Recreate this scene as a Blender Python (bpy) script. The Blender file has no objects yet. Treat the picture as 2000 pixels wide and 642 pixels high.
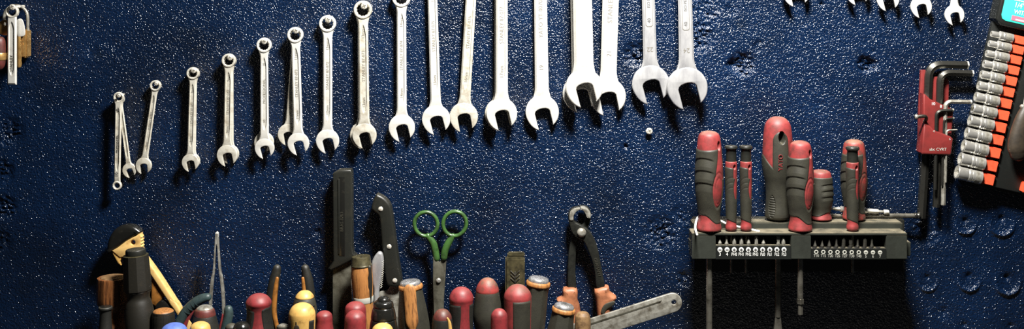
import bpy, bmesh, math, random
import numpy as np
from math import sin, cos, pi, radians, atan2, hypot, exp
from mathutils import Vector, Matrix, noise as mnoise
random.seed(7)
scene = bpy.context.scene
COL = scene.collection

# ------------------------------------------------------------------ camera and place
S, D, ZC = 0.00065, 1.5, 1.75            # metres per photo pixel on the board, camera distance, camera height
PX0, PY0 = 1000.0, -50.0                 # optical axis in the (2000 x 642) frame
def fac(d): return (D - d) / D
def W(px, py, d):
    f = fac(d)
    return Vector(((px - PX0) * S * f, -d, ZC - (py - PY0) * S * f))
Z_LEDGE = ZC - 0.520

cam = bpy.data.cameras.new('camera'); co = bpy.data.objects.new('camera', cam); COL.objects.link(co)
co.location = (0, -D, ZC); co.rotation_euler = (pi / 2, 0, 0)
cam.sensor_width = 36; cam.lens = 36 * D / (2000 * S)
cam.shift_y = -(321 - PY0) / 2000.0
cam.clip_start = 0.02
scene.camera = co

# ------------------------------------------------------------------ materials
def lin(c):
    return tuple(((v / 255) / 12.92 if v / 255 <= .04045 else ((v / 255 + .055) / 1.055) ** 2.4) for v in c) + (1,)
def mat(name, col, rough=.5, metal=0., col2=None, scale=60, lo=.4, hi=.7, bump=0., bscale=300, spec=.5, stretch=None, dust=0., dustcol=(150, 140, 120), rvar=0.):
    m = bpy.data.materials.new(name); m.use_nodes = True
    nt = m.node_tree; N = nt.nodes; Lk = nt.links
    b = N['Principled BSDF']
    b.inputs['Roughness'].default_value = rough; b.inputs['Metallic'].default_value = metal
    b.inputs['Specular IOR Level'].default_value = spec
    tc = N.new('ShaderNodeTexCoord'); mp = N.new('ShaderNodeMapping'); Lk.new(tc.outputs['Object'], mp.inputs['Vector'])
    if stretch: mp.inputs['Scale'].default_value = stretch
    c = lin(col)
    out = None
    if col2 is not None:
        n = N.new('ShaderNodeTexNoise'); n.inputs['Scale'].default_value = scale; n.inputs['Detail'].default_value = 5; n.inputs['Roughness'].default_value = .65
        Lk.new(mp.outputs['Vector'], n.inputs['Vector'])
        r = N.new('ShaderNodeMapRange'); r.inputs['From Min'].default_value = lo; r.inputs['From Max'].default_value = hi
        Lk.new(n.outputs['Fac'], r.inputs['Value'])
        mx = N.new('ShaderNodeMix'); mx.data_type = 'RGBA'
        Lk.new(r.outputs['Result'], mx.inputs['Factor'])
        mx.inputs['A'].default_value = c; mx.inputs['B'].default_value = lin(col2)
        out = mx.outputs['Result']
        if rvar:
            rr = N.new('ShaderNodeMapRange'); rr.inputs['To Min'].default_value = rough; rr.inputs['To Max'].default_value = rough + rvar
            Lk.new(r.outputs['Result'], rr.inputs['Value']); Lk.new(rr.outputs['Result'], b.inputs['Roughness'])
    if dust:
        g = N.new('ShaderNodeNewGeometry'); sx = N.new('ShaderNodeSeparateXYZ'); Lk.new(g.outputs['Normal'], sx.inputs[0])
        r2 = N.new('ShaderNodeMapRange'); r2.inputs['From Min'].default_value = .45; r2.inputs['From Max'].default_value = 1.0; r2.inputs['To Max'].default_value = dust
        Lk.new(sx.outputs['Z'], r2.inputs['Value'])
        n3 = N.new('ShaderNodeTexNoise'); n3.inputs['Scale'].default_value = 70; n3.inputs['Detail'].default_value = 4
        Lk.new(tc.outputs['Object'], n3.inputs['Vector'])
        r3 = N.new('ShaderNodeMapRange'); r3.inputs['From Min'].default_value = .2; r3.inputs['From Max'].default_value = .62
        Lk.new(n3.outputs['Fac'], r3.inputs['Value'])
        mu = N.new('ShaderNodeMath'); mu.operation = 'MULTIPLY'; Lk.new(r2.outputs['Result'], mu.inputs[0]); Lk.new(r3.outputs['Result'], mu.inputs[1])
        m2 = N.new('ShaderNodeMix'); m2.data_type = 'RGBA'; Lk.new(mu.outputs[0], m2.inputs['Factor'])
        if out: Lk.new(out, m2.inputs['A'])
        else: m2.inputs['A'].default_value = c
        m2.inputs['B'].default_value = lin(dustcol)
        out = m2.outputs['Result']
    if out: Lk.new(out, b.inputs['Base Color'])
    else: b.inputs['Base Color'].default_value = c
    if bump:
        n2 = N.new('ShaderNodeTexNoise'); n2.inputs['Scale'].default_value = bscale; n2.inputs['Detail'].default_value = 4
        Lk.new(mp.outputs['Vector'], n2.inputs['Vector'])
        bp = N.new('ShaderNodeBump'); bp.inputs['Strength'].default_value = bump; bp.inputs['Distance'].default_value = .001
        Lk.new(n2.outputs['Fac'], bp.inputs['Height']); Lk.new(bp.outputs['Normal'], b.inputs['Normal'])
    return m
M = {}
M['chrome'] = mat('satin_chrome', (226, 224, 216), .36, .4, (205, 200, 190), 90, .5, .75, .06, 500)
M['chrome_worn'] = mat('worn_chrome', (214, 210, 196), .40, .4, (170, 160, 140), 110, .45, .75, .12, 400)
M['chrome_old'] = mat('old_chrome', (205, 205, 205), .34, .6, (165, 165, 168), 60, .4, .7, .1, 300, stretch=(1, 1, .4))
M['polished'] = mat('polished_chrome', (228, 226, 218), .24, .78, (200, 196, 186), 80, .5, .8)
M['engrave'] = mat('engraving_grime', (96, 92, 82), .7)
M['engrave_dark'] = mat('engraving_dark', (70, 70, 68), .7)
M['cap_steel'] = mat('scuffed_cap_steel', (205, 205, 206), .25, .75, (130, 128, 120), 200, .45, .7)
M['screw'] = mat('zinc_screw', (212, 208, 196), .35, .3, (150, 142, 126), 300, .45, .7)
M['slot'] = mat('recess_shade_and_print', (18, 16, 14), .8)  # near-black puts the shade of recesses and holes into colour; also symbol print
M['steel'] = mat('bare_steel', (158, 156, 146), .4, .4, (98, 92, 80), 120, .42, .68, .15, 300)
M['steel_dark'] = mat('dark_steel', (96, 94, 86), .4, .7, (48, 45, 40), 140, .4, .65, .15, 300)
M['blade'] = mat('tarnished_blade', (100, 98, 86), .42, .4, (50, 46, 36), 60, .42, .7, .15, 250)
M['rod'] = mat('driver_rod', (150, 146, 134), .3, .8, (96, 92, 82), 100, .45, .7)
M['black_oxide'] = mat('black_oxide_steel', (82, 81, 76), .28, .85, (58, 56, 52), 150, .55, .8, .08, 300)
M['forged'] = mat('forged_black_steel', (40, 41, 36), .45, .35, (26, 27, 24), 180, .4, .65, .25, 350)
M['rubber'] = mat('black_rubber', (48, 47, 38), .55, 0, (36, 35, 29), 70, .4, .7, .12, 700, dust=.35, dustcol=(120, 114, 96))
M['rubber_dark'] = mat('dark_rubber', (29, 29, 26), .5, 0, (42, 40, 33), 90, .5, .75, .12, 700, dust=.3, dustcol=(110, 105, 90))
M['black'] = mat('black_plastic', (28, 29, 25), .42, 0, (40, 39, 32), 70, .5, .75, .06, 500, dust=.2, dustcol=(110, 105, 90))
M['black_shiny'] = mat('glossy_black_plastic', (24, 24, 22), .22, 0, (44, 42, 36), 110, .55, .8)
M['red'] = mat('red_plastic', (136, 48, 48), .55, 0, (84, 40, 36), 80, .42, .7, .06, 500, dust=.65, dustcol=(120, 105, 88))
M['red_deep'] = mat('deep_red_plastic', (128, 42, 45), .5, 0, (78, 33, 32), 80, .42, .7, .06, 500, dust=.4, dustcol=(170, 95, 90))
M['red_old'] = mat('scuffed_red_plastic', (140, 50, 46), .55, 0, (74, 56, 46), 120, .4, .66, .1, 500, dust=.7, dustcol=(140, 124, 100))
M['maroon'] = mat('maroon_plastic', (92, 40, 36), .5, 0, (54, 34, 28), 100, .4, .7, .08, 500, dust=.4, dustcol=(130, 105, 85))
M['holder_red'] = mat('holder_red_plastic', (116, 40, 38), .42, 0, (88, 34, 32), 40, .45, .75, .05, 400)
M['yellow'] = mat('yellow_plastic', (196, 156, 86), .45, 0, (128, 96, 48), 130, .5, .75, .06, 500, dust=.4, dustcol=(220, 190, 120))
M['yellow_pale'] = mat('pale_yellow_plastic', (218, 180, 112), .45, 0, (172, 122, 58), 100, .52, .78, .06, 400)
M['amber'] = mat('amber_plastic', (150, 98, 42), .45, 0, (80, 50, 22), 120, .45, .75)
M['blue'] = mat('blue_plastic', (92, 116, 190), .5, 0, (76, 96, 160), 100, .45, .7, .05, 500)
M['teal'] = mat('dark_teal_rubber', (52, 68, 68), .45, 0, (38, 48, 48), 120, .45, .7, .1, 500)
M['orange'] = mat('faded_orange_grip', (160, 102, 70), .5, 0, (112, 68, 46), 90, .45, .7, .08, 400)
M['rail'] = mat('orange_rail_plastic', (226, 88, 56), .45, 0, (200, 72, 46), 150, .5, .8)
M['wood'] = mat('varnished_wood', (140, 88, 48), .45, 0, (66, 38, 20), 60, .38, .68, .15, 200, stretch=(6, 6, .8))
M['wood_light'] = mat('light_worn_wood', (160, 108, 58), .5, 0, (72, 42, 22), 70, .48, .75, .15, 200, stretch=(5, 5, .8))
M['wood_top'] = mat('end_grain_wood', (128, 100, 66), .6, 0, (74, 52, 34), 160, .4, .7, .2, 250)
M['black_paint'] = mat('worn_black_paint', (29, 27, 21), .5, 0, (44, 38, 27), 80, .55, .8, .1, 300)
M['green'] = mat('green_enamel', (58, 92, 44), .35, 0, (34, 52, 28), 90, .45, .7, .05, 300)
M['brass'] = mat('brass', (196, 156, 96), .35, .7, (140, 104, 60), 120, .45, .75, .05, 300)
M['bronze'] = mat('aged_brass_file', (84, 78, 54), .45, .4, (42, 40, 28), 110, .4, .66, .2, 250)
M['white'] = mat('white_print', (232, 232, 226), .6)
M['print_grey'] = mat('grey_print', (170, 170, 160), .6)
M['cord'] = mat('white_cord', (238, 238, 232), .6)
M['rack'] = mat('dusty_black_rack', (44, 47, 41), .5, 0, (34, 36, 31), 60, .4, .7, .08, 500, dust=.6, dustcol=(140, 130, 108))
M['case'] = mat('black_case', (20, 22, 20), .45, 0, (28, 30, 27), 60, .5, .75, .05, 500)
M['label_green'] = mat('turquoise_label', (58, 196, 176), .4)
M['label_pink'] = mat('pink_label', (222, 110, 130), .4)
M['glove'] = mat('worn_brown_grip', (56, 48, 38), .45, 0, (32, 29, 25), 60, .4, .7, .08, 300)

# wall paint: dark blue brushed-on enamel with a coarse glossy grain
def wall_material():
    m = bpy.data.materials.new('blue_board_paint'); m.use_nodes = True
    nt = m.node_tree; N = nt.nodes; Lk = nt.links; b = N['Principled BSDF']
    tc = N.new('ShaderNodeTexCoord')
    n1 = N.new('ShaderNodeTexNoise'); n1.inputs['Scale'].default_value = 7; n1.inputs['Detail'].default_value = 6; n1.inputs['Roughness'].default_value = .6
    Lk.new(tc.outputs['Object'], n1.inputs['Vector'])
    cr = N.new('ShaderNodeValToRGB'); Lk.new(n1.outputs['Fac'], cr.inputs['Fac'])
    e = cr.color_ramp.elements
    e[0].position = .25; e[0].color = lin((7, 13, 24)); e[1].position = .8; e[1].color = lin((11, 33, 64))
    k = e.new(.5); k.color = lin((8, 24, 48))
    # brownish grime blotches
    n2 = N.new('ShaderNodeTexNoise'); n2.inputs['Scale'].default_value = 30; n2.inputs['Detail'].default_value = 5; Lk.new(tc.outputs['Object'], n2.inputs['Vector'])
    r2 = N.new('ShaderNodeMapRange'); r2.inputs['From Min'].default_value = .6; r2.inputs['From Max'].default_value = .78; r2.inputs['To Max'].default_value = .4
    Lk.new(n2.outputs['Fac'], r2.inputs['Value'])
    mx = N.new('ShaderNodeMix'); mx.data_type = 'RGBA'; Lk.new(r2.outputs['Result'], mx.inputs['Factor'])
    Lk.new(cr.outputs['Color'], mx.inputs['A']); mx.inputs['B'].default_value = lin((18, 22, 21))
    # chipped pale specks
    n4 = N.new('ShaderNodeTexNoise'); n4.inputs['Scale'].default_value = 420; n4.inputs['Detail'].default_value = 2; Lk.new(tc.outputs['Object'], n4.inputs['Vector'])
    r4 = N.new('ShaderNodeMapRange'); r4.inputs['From Min'].default_value = .735; r4.inputs['From Max'].default_value = .76; Lk.new(n4.outputs['Fac'], r4.inputs['Value'])
    mx2 = N.new('ShaderNodeMix'); mx2.data_type = 'RGBA'; Lk.new(r4.outputs['Result'], mx2.inputs['Factor']); Lk.new(mx.outputs['Result'], mx2.inputs['A']); mx2.inputs['B'].default_value = lin((170, 172, 168))
    Lk.new(mx2.outputs['Result'], b.inputs['Base Color'])
    # grain
    v = N.new('ShaderNodeTexNoise'); v.inputs['Scale'].default_value = 400; v.inputs['Detail'].default_value = 2; v.inputs['Roughness'].default_value = .55; v.inputs['Distortion'].default_value = .6
    Lk.new(tc.outputs['Object'], v.inputs['Vector'])
    v2 = N.new('ShaderNodeTexNoise'); v2.inputs['Scale'].default_value = 90; v2.inputs['Detail'].default_value = 2
    Lk.new(tc.outputs['Object'], v2.inputs['Vector'])
    ad = N.new('ShaderNodeMath'); ad.operation = 'MULTIPLY_ADD'; Lk.new(v2.outputs['Fac'], ad.inputs[0]); ad.inputs[1].default_value = .6; Lk.new(v.outputs['Fac'], ad.inputs[2])
    bp = N.new('ShaderNodeBump'); bp.inputs['Strength'].default_value = 1.0; bp.inputs['Distance'].default_value = .0018
    Lk.new(ad.outputs[0], bp.inputs['Height']); Lk.new(bp.outputs['Normal'], b.inputs['Normal'])
    b.inputs['Roughness'].default_value = .14
    b.inputs['Specular IOR Level'].default_value = .62
    return m
M['wall'] = wall_material()

# ------------------------------------------------------------------ mesh helpers
def finish(me, sharp=35):
    bm = bmesh.new(); bm.from_mesh(me)
    bmesh.ops.remove_doubles(bm, verts=bm.verts, dist=2e-6)
    bmesh.ops.recalc_face_normals(bm, faces=bm.faces)
    bm.to_mesh(me); bm.free()
    me.shade_smooth(); me.set_sharp_from_angle(angle=radians(sharp))
    return me
def mesh_from(V, F, sharp=35):
    me = bpy.data.meshes.new('m'); me.from_pydata([tuple(v) for v in V], [], F); me.update()
    return finish(me, sharp)
def curve_mesh(cu):
    ob = bpy.data.objects.new('tmp', cu); COL.objects.link(ob)
    dg = bpy.context.evaluated_depsgraph_get()
    me = bpy.data.meshes.new_from_object(ob.evaluated_get(dg))
    bpy.data.objects.remove(ob); bpy.data.curves.remove(cu)
    return me
def plate(loops, t, bev=.0004, y=0., res=1):
    """loops of (x, z) metres -> bevelled plate, thickness t along Y centred at y"""
    cu = bpy.data.curves.new('c', 'CURVE'); cu.dimensions = '2D'; cu.fill_mode = 'BOTH'
    bev = min(bev, t * .45)
    cu.extrude = t / 2 - bev; cu.bevel_depth = bev; cu.bevel_resolution = res; cu.offset = -bev
    for lp in loops:
        sp = cu.splines.new('POLY'); sp.points.add(len(lp) - 1)
        for i, (x, z) in enumerate(lp): sp.points[i].co = (x, z, 0, 1)
        sp.use_cyclic_u = True
    me = curve_mesh(cu)
    me.transform(Matrix.Translation((0, y, 0)) @ Matrix.Rotation(pi / 2, 4, 'X'))
    return finish(me)
def text(body, size, x=0, z=0, y=0, rot=0, ext=.0001, ax='CENTER', sx=1.0):
    cu = bpy.data.curves.new('t', 'FONT'); cu.body = body; cu.size = size; cu.align_x = ax; cu.align_y = 'CENTER'; cu.extrude = ext; cu.resolution_u = 3
    me = curve_mesh(cu)
    me.transform(Matrix.Translation((x, y, z)) @ Matrix.Rotation(-rot, 4, 'Y') @ Matrix.Rotation(pi / 2, 4, 'X') @ Matrix.Scale(sx, 4, (1, 0, 0)))
    return finish(me)
def catmull(P, n=8, closed=False):
    P = [Vector(p) for p in P]; out = []; m = len(P)
    rng = range(m) if closed else range(m - 1)
    for i in rng:
        g = (lambda j: P[j % m]) if closed else (lambda j: P[max(0, min(m - 1, j))])
        p0, p1, p2, p3 = g(i - 1), g(i), g(i + 1), g(i + 2)
        for k in range(n):
            t = k / n
            out.append(.5 * ((2 * p1) + (-p0 + p2) * t + (2 * p0 - 5 * p1 + 4 * p2 - p3) * t * t + (-p0 + 3 * p1 - 3 * p2 + p3) * t ** 3))
    if not closed: out.append(P[-1])
    return out
def cr2(P, n=6, closed=False): return [(v.x, v.y) for v in catmull([(p[0], p[1], 0) for p in P], n, closed)]
def circle(cx, cz, r, n=32, rz=None, a0=0): return [(cx + r * cos(a0 + 2 * pi * i / n), cz + (rz or r) * sin(a0 + 2 * pi * i / n)) for i in range(n)]
def lathe(prof, seg=40, rf=None, n=5, smooth=True, sx=1., sy=1., sharp=40, lean=0.):
    """prof: (z, r) top to bottom, axis Z.  rf(theta, z, r)->r.  theta 0 faces -Y, + towards +X"""
    pts = cr2(prof, n) if smooth else list(prof)
    V, F = [], []
    for z, r in pts:
        r = max(r, 1e-5)
        for j in range(seg):
            th = 2 * pi * j / seg
            q = rf(th if th <= pi else th - 2 * pi, z, r) if rf else r
            V.append((q * sin(th) * sx + lean * z, -q * cos(th) * sy, z))
    R = len(pts)
    for i in range(R - 1):
        for j in range(seg):
            a, b = i * seg + j, i * seg + (j + 1) % seg
            F.append((a, b, b + seg, a + seg))
    V.append((lean * pts[0][0], 0, pts[0][0])); V.append((lean * pts[-1][0], 0, pts[-1][0])); c0, c1 = len(V) - 2, len(V) - 1
    for j in range(seg):
        F.append((c0, (j + 1) % seg, j)); F.append((c1, (R - 1) * seg + j, (R - 1) * seg + (j + 1) % seg))
    return mesh_from(V, F, sharp)
def tube(P, R, seg=14, fy=1., n=6, smooth=True, sharp=40, round_ends=True, a0=0.):
    """swept tube through local (x, y, z) points; R one radius or one per point; fy flattens along Y"""
    P = [Vector(p) for p in P]
    if not isinstance(R, (list, tuple)): R = [R] * len(P)
    if smooth:
        Q = catmull([(*p,) for p in P], n); RR = [v.x for v in catmull([(r, 0, 0) for r in R], n)]
    else: Q, RR = P, list(R)
    if round_ends:
        def cap(p, q, r):
            d = (p - q).normalized(); return [(p + d * r * s, r * c) for s, c in ((.45, .9), (.8, .6), (.95, .3))]
        h = cap(Q[0], Q[1], RR[0]); t = cap(Q[-1], Q[-2], RR[-1])
        Q = [a for a, _ in reversed(h)] + Q + [a for a, _ in t]; RR = [b for _, b in reversed(h)] + RR + [b for _, b in t]
    V, F = [], []
    up = Vector((0, 1, 0))
    for i, p in enumerate(Q):
        tg = (Q[min(i + 1, len(Q) - 1)] - Q[max(i - 1, 0)]).normalized()
        nn = tg.cross(up)
        if nn.length < .05: nn = Vector((1, 0, 0))
        nn.normalize(); bb = nn.cross(tg).normalized()
        for j in range(seg):
            a = a0 + 2 * pi * j / seg
            V.append(p + nn * RR[i] * cos(a) + bb * RR[i] * fy * sin(a))
    for i in range(len(Q) - 1):
        for j in range(seg):
            a, b = i * seg + j, i * seg + (j + 1) % seg
            F.append((a, b, b + seg, a + seg))
    F.append(tuple(range(seg - 1, -1, -1))); F.append(tuple((len(Q) - 1) * seg + j for j in range(seg)))
    return mesh_from(V, F, sharp)
def box(x0, x1, y0, y1, z0, z1, bev=.0006):
    bm = bmesh.new(); bmesh.ops.create_cube(bm, size=1)
    for v in bm.verts: v.co = ((x0 + x1) / 2 + v.co.x * (x1 - x0), (y0 + y1) / 2 + v.co.y * (y1 - y0), (z0 + z1) / 2 + v.co.z * (z1 - z0))
    if bev: bmesh.ops.bevel(bm, geom=bm.edges[:], offset=bev, segments=2, affect='EDGES')
    me = bpy.data.meshes.new('b'); bm.to_mesh(me); bm.free()
    return finish(me)
def join(*ms):
    bm = bmesh.new()
    for m in ms: bm.from_mesh(m)
    me = bpy.data.meshes.new('j'); bm.to_mesh(me); bm.free()
    me.shade_smooth(); me.set_sharp_from_angle(angle=radians(35))
    return me
def xf(me, mtx): me.transform(mtx); return me
def strip(P, Wd, n=8):
    """outline of a ribbon of varying full width along (x, z) points"""
    C = catmull([(p[0], p[1], 0) for p in P], n); ws = [v.x for v in catmull([(w, 0, 0) for w in Wd], n)]
    L, R = [], []
    for i, p in enumerate(C):
        t = (C[min(i + 1, len(C) - 1)] - C[max(0, i - 1)]).normalized()
        L.append((p.x - t.y * ws[i] / 2, p.y + t.x * ws[i] / 2)); R.append((p.x + t.y * ws[i] / 2, p.y - t.x * ws[i] / 2))
    return L + R[::-1]

# ------------------------------------------------------------------ things
def tagit(o, label, cat, group=None):
    o['label'] = label; o['category'] = cat
    if group: o['group'] = group
class T:
    def __init__(s, name, label, cat, px, py, d, group=None, rot=0.):
        s.px, s.py, s.d = px, py, d; s.k = S * fac(d)
        s.o = bpy.data.objects.new(name, None); COL.objects.link(s.o); s.o.empty_display_size = .01
        s.o.location = W(px, py, d); s.o.rotation_euler = (0, rot, 0)
        tagit(s.o, label, cat, group)
    def P(s, px, py): return ((px - s.px) * s.k, -(py - s.py) * s.k)
    def P3(s, px, py, y=0.): x, z = s.P(px, py); return (x, y, z)
    def L(s, pts): return [s.P(*p) for p in pts]
    def add(s, name, me, m, parent=None, label=None):
        me.name = name; me.materials.clear(); me.materials.append(M[m])
        o = bpy.data.objects.new(name, me); COL.objects.link(o); o.parent = parent or s.o
        if label: o['label'] = label
        return o
def single(name, label, cat, me, m, px, py, d, group=None, rot=0.):
    me.name = name; me.materials.clear(); me.materials.append(M[m])
    o = bpy.data.objects.new(name, me); COL.objects.link(o); o.location = W(px, py, d); o.rotation_euler = (0, rot, 0)
    tagit(o, label, cat, group); return o

# ------------------------------------------------------------------ the board (wall) with gouges and plug rims
def build_wall():
    xs = np.concatenate([np.arange(-700, 0, 50), np.arange(0, 2001, 2.5), np.arange(2050, 2701, 50)])
    ys = np.concatenate([np.arange(-420, 0, 42), np.arange(0, 643, 2.5), np.arange(680, 1181, 50)])
    X, Y = np.meshgrid(xs, ys)
    H = np.zeros_like(X)
    goug = [(1372, 16, 32, 1.0), (1366, 72, 26, 1.2), (1428, 20, 12, .5), (1240, 106, 20, 1.4), (1450, 125, 20, 1.8), (1428, 125, 9, 1.6), (1690, 125, 14, 1.8), (1705, 127, 9, 1.6), (1706, 100, 4, 1),
            (1290, 455, 28, 1.2), (1335, 545, 14, .9), (1330, 420, 16, .6), (18, 258, 24, 1.0), (4, 335, 20, .9), (8, 405, 20, 1.0), (4, 470, 16, .8), (1480, 90, 10, .6), (1605, 8, 4, 2.4), (1258, 8, 4, 1.5), (1222, 286, 4.5, 2.2),
            (620, 455, 8, .8), (1806, 448, 26, .9), (1205, 30, 12, .5), (1600, 210, 14, .3), (180, 100, 12, .3), (1840, 610, 12, .5)]
    for gx, gy, r, a in goug:
        ds = np.hypot(X - gx, Y - gy); sel = np.argwhere(ds < r * 1.4)
        for i, j in sel:
            t = ds[i, j] / r; m = max(0., 1 - t * t * .55)
            if r < 6: H[i, j] -= a * 1.6 * max(0, 1 - t ** 4)
            else:
                nz = mnoise.turbulence(Vector((X[i, j] * .09, Y[i, j] * .13, gx)), 4, True)
                H[i, j] += a * m * ((nz - .85) * 6.0)
    for cx, cy, r, a in [(1886, 437, 19, 1.), (1957, 435, 24, 1.), (1812, 548, 19, .7), (1893, 546, 21, .9), (1968, 550, 24, 1.1), (1884, 640, 18, .6), (1974, 640, 14, .6), (1813, 602, 4, .6)]:
        dx, dy = X - cx, Y - cy; ds = np.hypot(dx, dy) ; low = np.clip(dy / r * .75 + .35, 0.05, 1)
        H += a * 3.2 * np.exp(-((ds - r) / (r * .14)) ** 2) * low
        H -= a * 1.3 * np.exp(-(ds / (r * .75)) ** 4)
        H -= a * 2.4 * np.exp(-(np.hypot(dx, dy + r * .35) / (r * .26)) ** 4)
    Vx = (X - PX0) * S; Vz = ZC - (Y - PY0) * S; Vy = -H * .001
    nv, nx = X.size, X.shape[1]; ny = X.shape[0]
    co_ = np.stack([Vx, Vy, Vz], -1).reshape(-1, 3)
    idx = np.arange(nv).reshape(ny, nx)
    F = np.stack([idx[:-1, :-1], idx[1:, :-1], idx[1:, 1:], idx[:-1, 1:]], -1).reshape(-1, 4)
    # closed slab: back corners
    x0, x1, z0, z1 = co_[:, 0].min(), co_[:, 0].max(), co_[:, 2].min(), co_[:, 2].max()
    V = [tuple(v) for v in co_]; FF = [tuple(int(q) for q in f) for f in F]
    b = len(V); V += [(x0, .02, z1), (x1, .02, z1), (x1, .02, z0), (x0, .02, z0)]
    FF.append((b, b + 1, b + 2, b + 3))
    FF.append(tuple(int(q) for q in idx[0, :]) + (b + 1, b)); FF.append(tuple(int(q) for q in idx[-1, ::-1]) + (b + 3, b + 2))
    FF.append(tuple(int(q) for q in idx[::-1, 0]) + (b, b + 3)); FF.append(tuple(int(q) for q in idx[:, -1]) + (b + 2, b + 1))
    me = bpy.data.meshes.new('wall_back'); me.from_pydata(V, [], FF); me.update(); me.shade_smooth(); me.set_sharp_from_angle(angle=radians(60))
    me.materials.append(M['wall'])
    o = bpy.data.objects.new('wall_back', me); COL.objects.link(o); o['kind'] = 'structure'
build_wall()
# ledge under the frame in which the lower tools stand
me = box(-1.0, 1.0, -.135, -.0005, Z_LEDGE - .03, Z_LEDGE, .002); me.name = 'trim_1'; me.materials.append(M['black_paint'])
o = bpy.data.objects.new('trim_1', me); COL.objects.link(o); o['kind'] = 'structure'

# ------------------------------------------------------------------ screws
def pan_screw(rad, d):
    """screw along Y: shank from the board to depth d, crossed head at the front; origin at the board"""
    V, F = [], []
    seg, rows = 48, 18
    for i in range(rows + 1):
        q = i / rows
        for j in range(seg):
            a = 2 * pi * j / seg; x, z = rad * q * cos(a), rad * q * sin(a)
            y = -d - rad * .45 * math.sqrt(max(0, 1 - q * q * .92))
            xr, zr = (x * .94 + z * .34) / rad, (z * .94 - x * .34) / rad
            if (abs(xr) < .12 and abs(zr) < .55) or (abs(zr) < .12 and abs(xr) < .55): y += rad * .35
            V.append((x, y, z))
    for i in range(rows):
        for j in range(seg):
            a, b = i * seg + j, i * seg + (j + 1) % seg; F.append((a, b, b + seg, a + seg))
    def ring(r, y):
        s = len(V)
        for j in range(seg):
            a = 2 * pi * j / seg; V.append((r * cos(a), y, r * sin(a)))
        return s
    prev = rows * seg
    prof = [(rad, -d + rad * .1), (rad * .5, -d + rad * .35)]
    yy = -d + rad * .35; kf = 0
    while yy < -.001:
        prof.append((rad * (.5 if kf % 2 else .4), yy)); yy += rad * .22; kf += 1
    prof += [(rad * .45, .004)]
    for r, y in prof:
        s = ring(r, y)
        for j in range(seg): F.append((prev + j, prev + (j + 1) % seg, s + (j + 1) % seg, s + j))
        prev = s
    return mesh_from(V, F, 40)
def screw(px, py, r, d, label):
    me = pan_screw(r * S * fac(d), d)
    me.name = 'screw'; me.materials.append(M['screw'])
    o = bpy.data.objects.new('screw', me); COL.objects.link(o)
    p = W(px, py, d); o.location = (p.x, 0, p.z)
    tagit(o, label, 'screw', 'cross-head screws in the board')

# ------------------------------------------------------------------ wrenches
JAW_A = .45
def jaw_outline(R, rot=radians(13)):
    a = JAW_A
    arc = cr2([(-a, -1.02), (-.66, -.86), (-.86, -.58), (-.98, -.22), (-1.0, .12), (-.9, .46), (-.68, .76), (-.36, .96), (0, 1.02), (.36, .96), (.68, .76), (.9, .46), (1.0, .12), (.98, -.2), (.86, -.52), (.66, -.76), (a, -.9)], 5)
    slot = [(a, .02), (.38, .12), (.25, .19), (.08, .22), (-.08, .22), (-.25, .19), (-.38, .12), (-a, .02)]
    c, s = cos(rot), sin(rot)
    return [((x * c - z * s) * R, (x * s + z * c) * R) for x, z in arc + slot]
def ring_loops(R, hole=.62):
    out = circle(0, 0, R, 40); inn = []
    for i in range(24):
        r = R * (hole + (.035 if i % 2 else -.035)); a = 2 * pi * i / 24
        inn.append((r * cos(a), r * sin(a)))
    return [out, inn]
def shank(z0, z1, w0, w1, flare, R, h, rec=True, flare_top=0.):
    """lofted bar from z0 (top) down to z1; flares to `flare` near the jaw; recessed panel on the front"""
    V, F = [], []; n = 44; sec = 12
    Lz = z0 - z1
    for i in range(n + 1):
        t = i / n
        t = t if t < .0 else t
        z = z0 - Lz * t
        w = w0 + (w1 - w0) * t
        dz = (z - z1) / (R * .95)
        if dz < 1: w = w + (flare - w) * (1 - dz) ** 2.0
        if flare_top:
            dt = (z0 - z) / flare_top
            if dt < 1: w = w * (1 + .35 * (1 - dt) ** 2)
        hh = h * (1 - .5 * max(0, 1 - dz) ** 1.6)
        g = 0.; r = w * .24
        if rec:
            e = min((t - .07) / .10, (.86 - t) / .10); e = max(0., min(1., e)); g = h * .26 * min(1, e * 4); r = w * .25 * math.sqrt(e) + w * .01
        b = min(w, hh * 2) * .16; y0 = hh * .5; e_ = w * .03
        for x, y in [(-w / 2, 0), (-w / 2, -y0 + b), (-w / 2 + b, -y0), (-r - e_, -y0), (-r, -y0 + g), (r, -y0 + g), (r + e_, -y0), (w / 2 - b, -y0), (w / 2, -y0 + b), (w / 2, 0), (w / 2 - b, y0), (-w / 2 + b, y0)]:
            V.append((x, y, z))
    for i in range(n):
        for j in range(sec):
            a, c = i * sec + j, i * sec + (j + 1) % sec; F.append((a, c, c + sec, a + sec))
    F.append(tuple(range(sec))); F.append(tuple(n * sec + j for j in range(sec - 1, -1, -1)))
    return mesh_from(V, F, 28)
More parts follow.
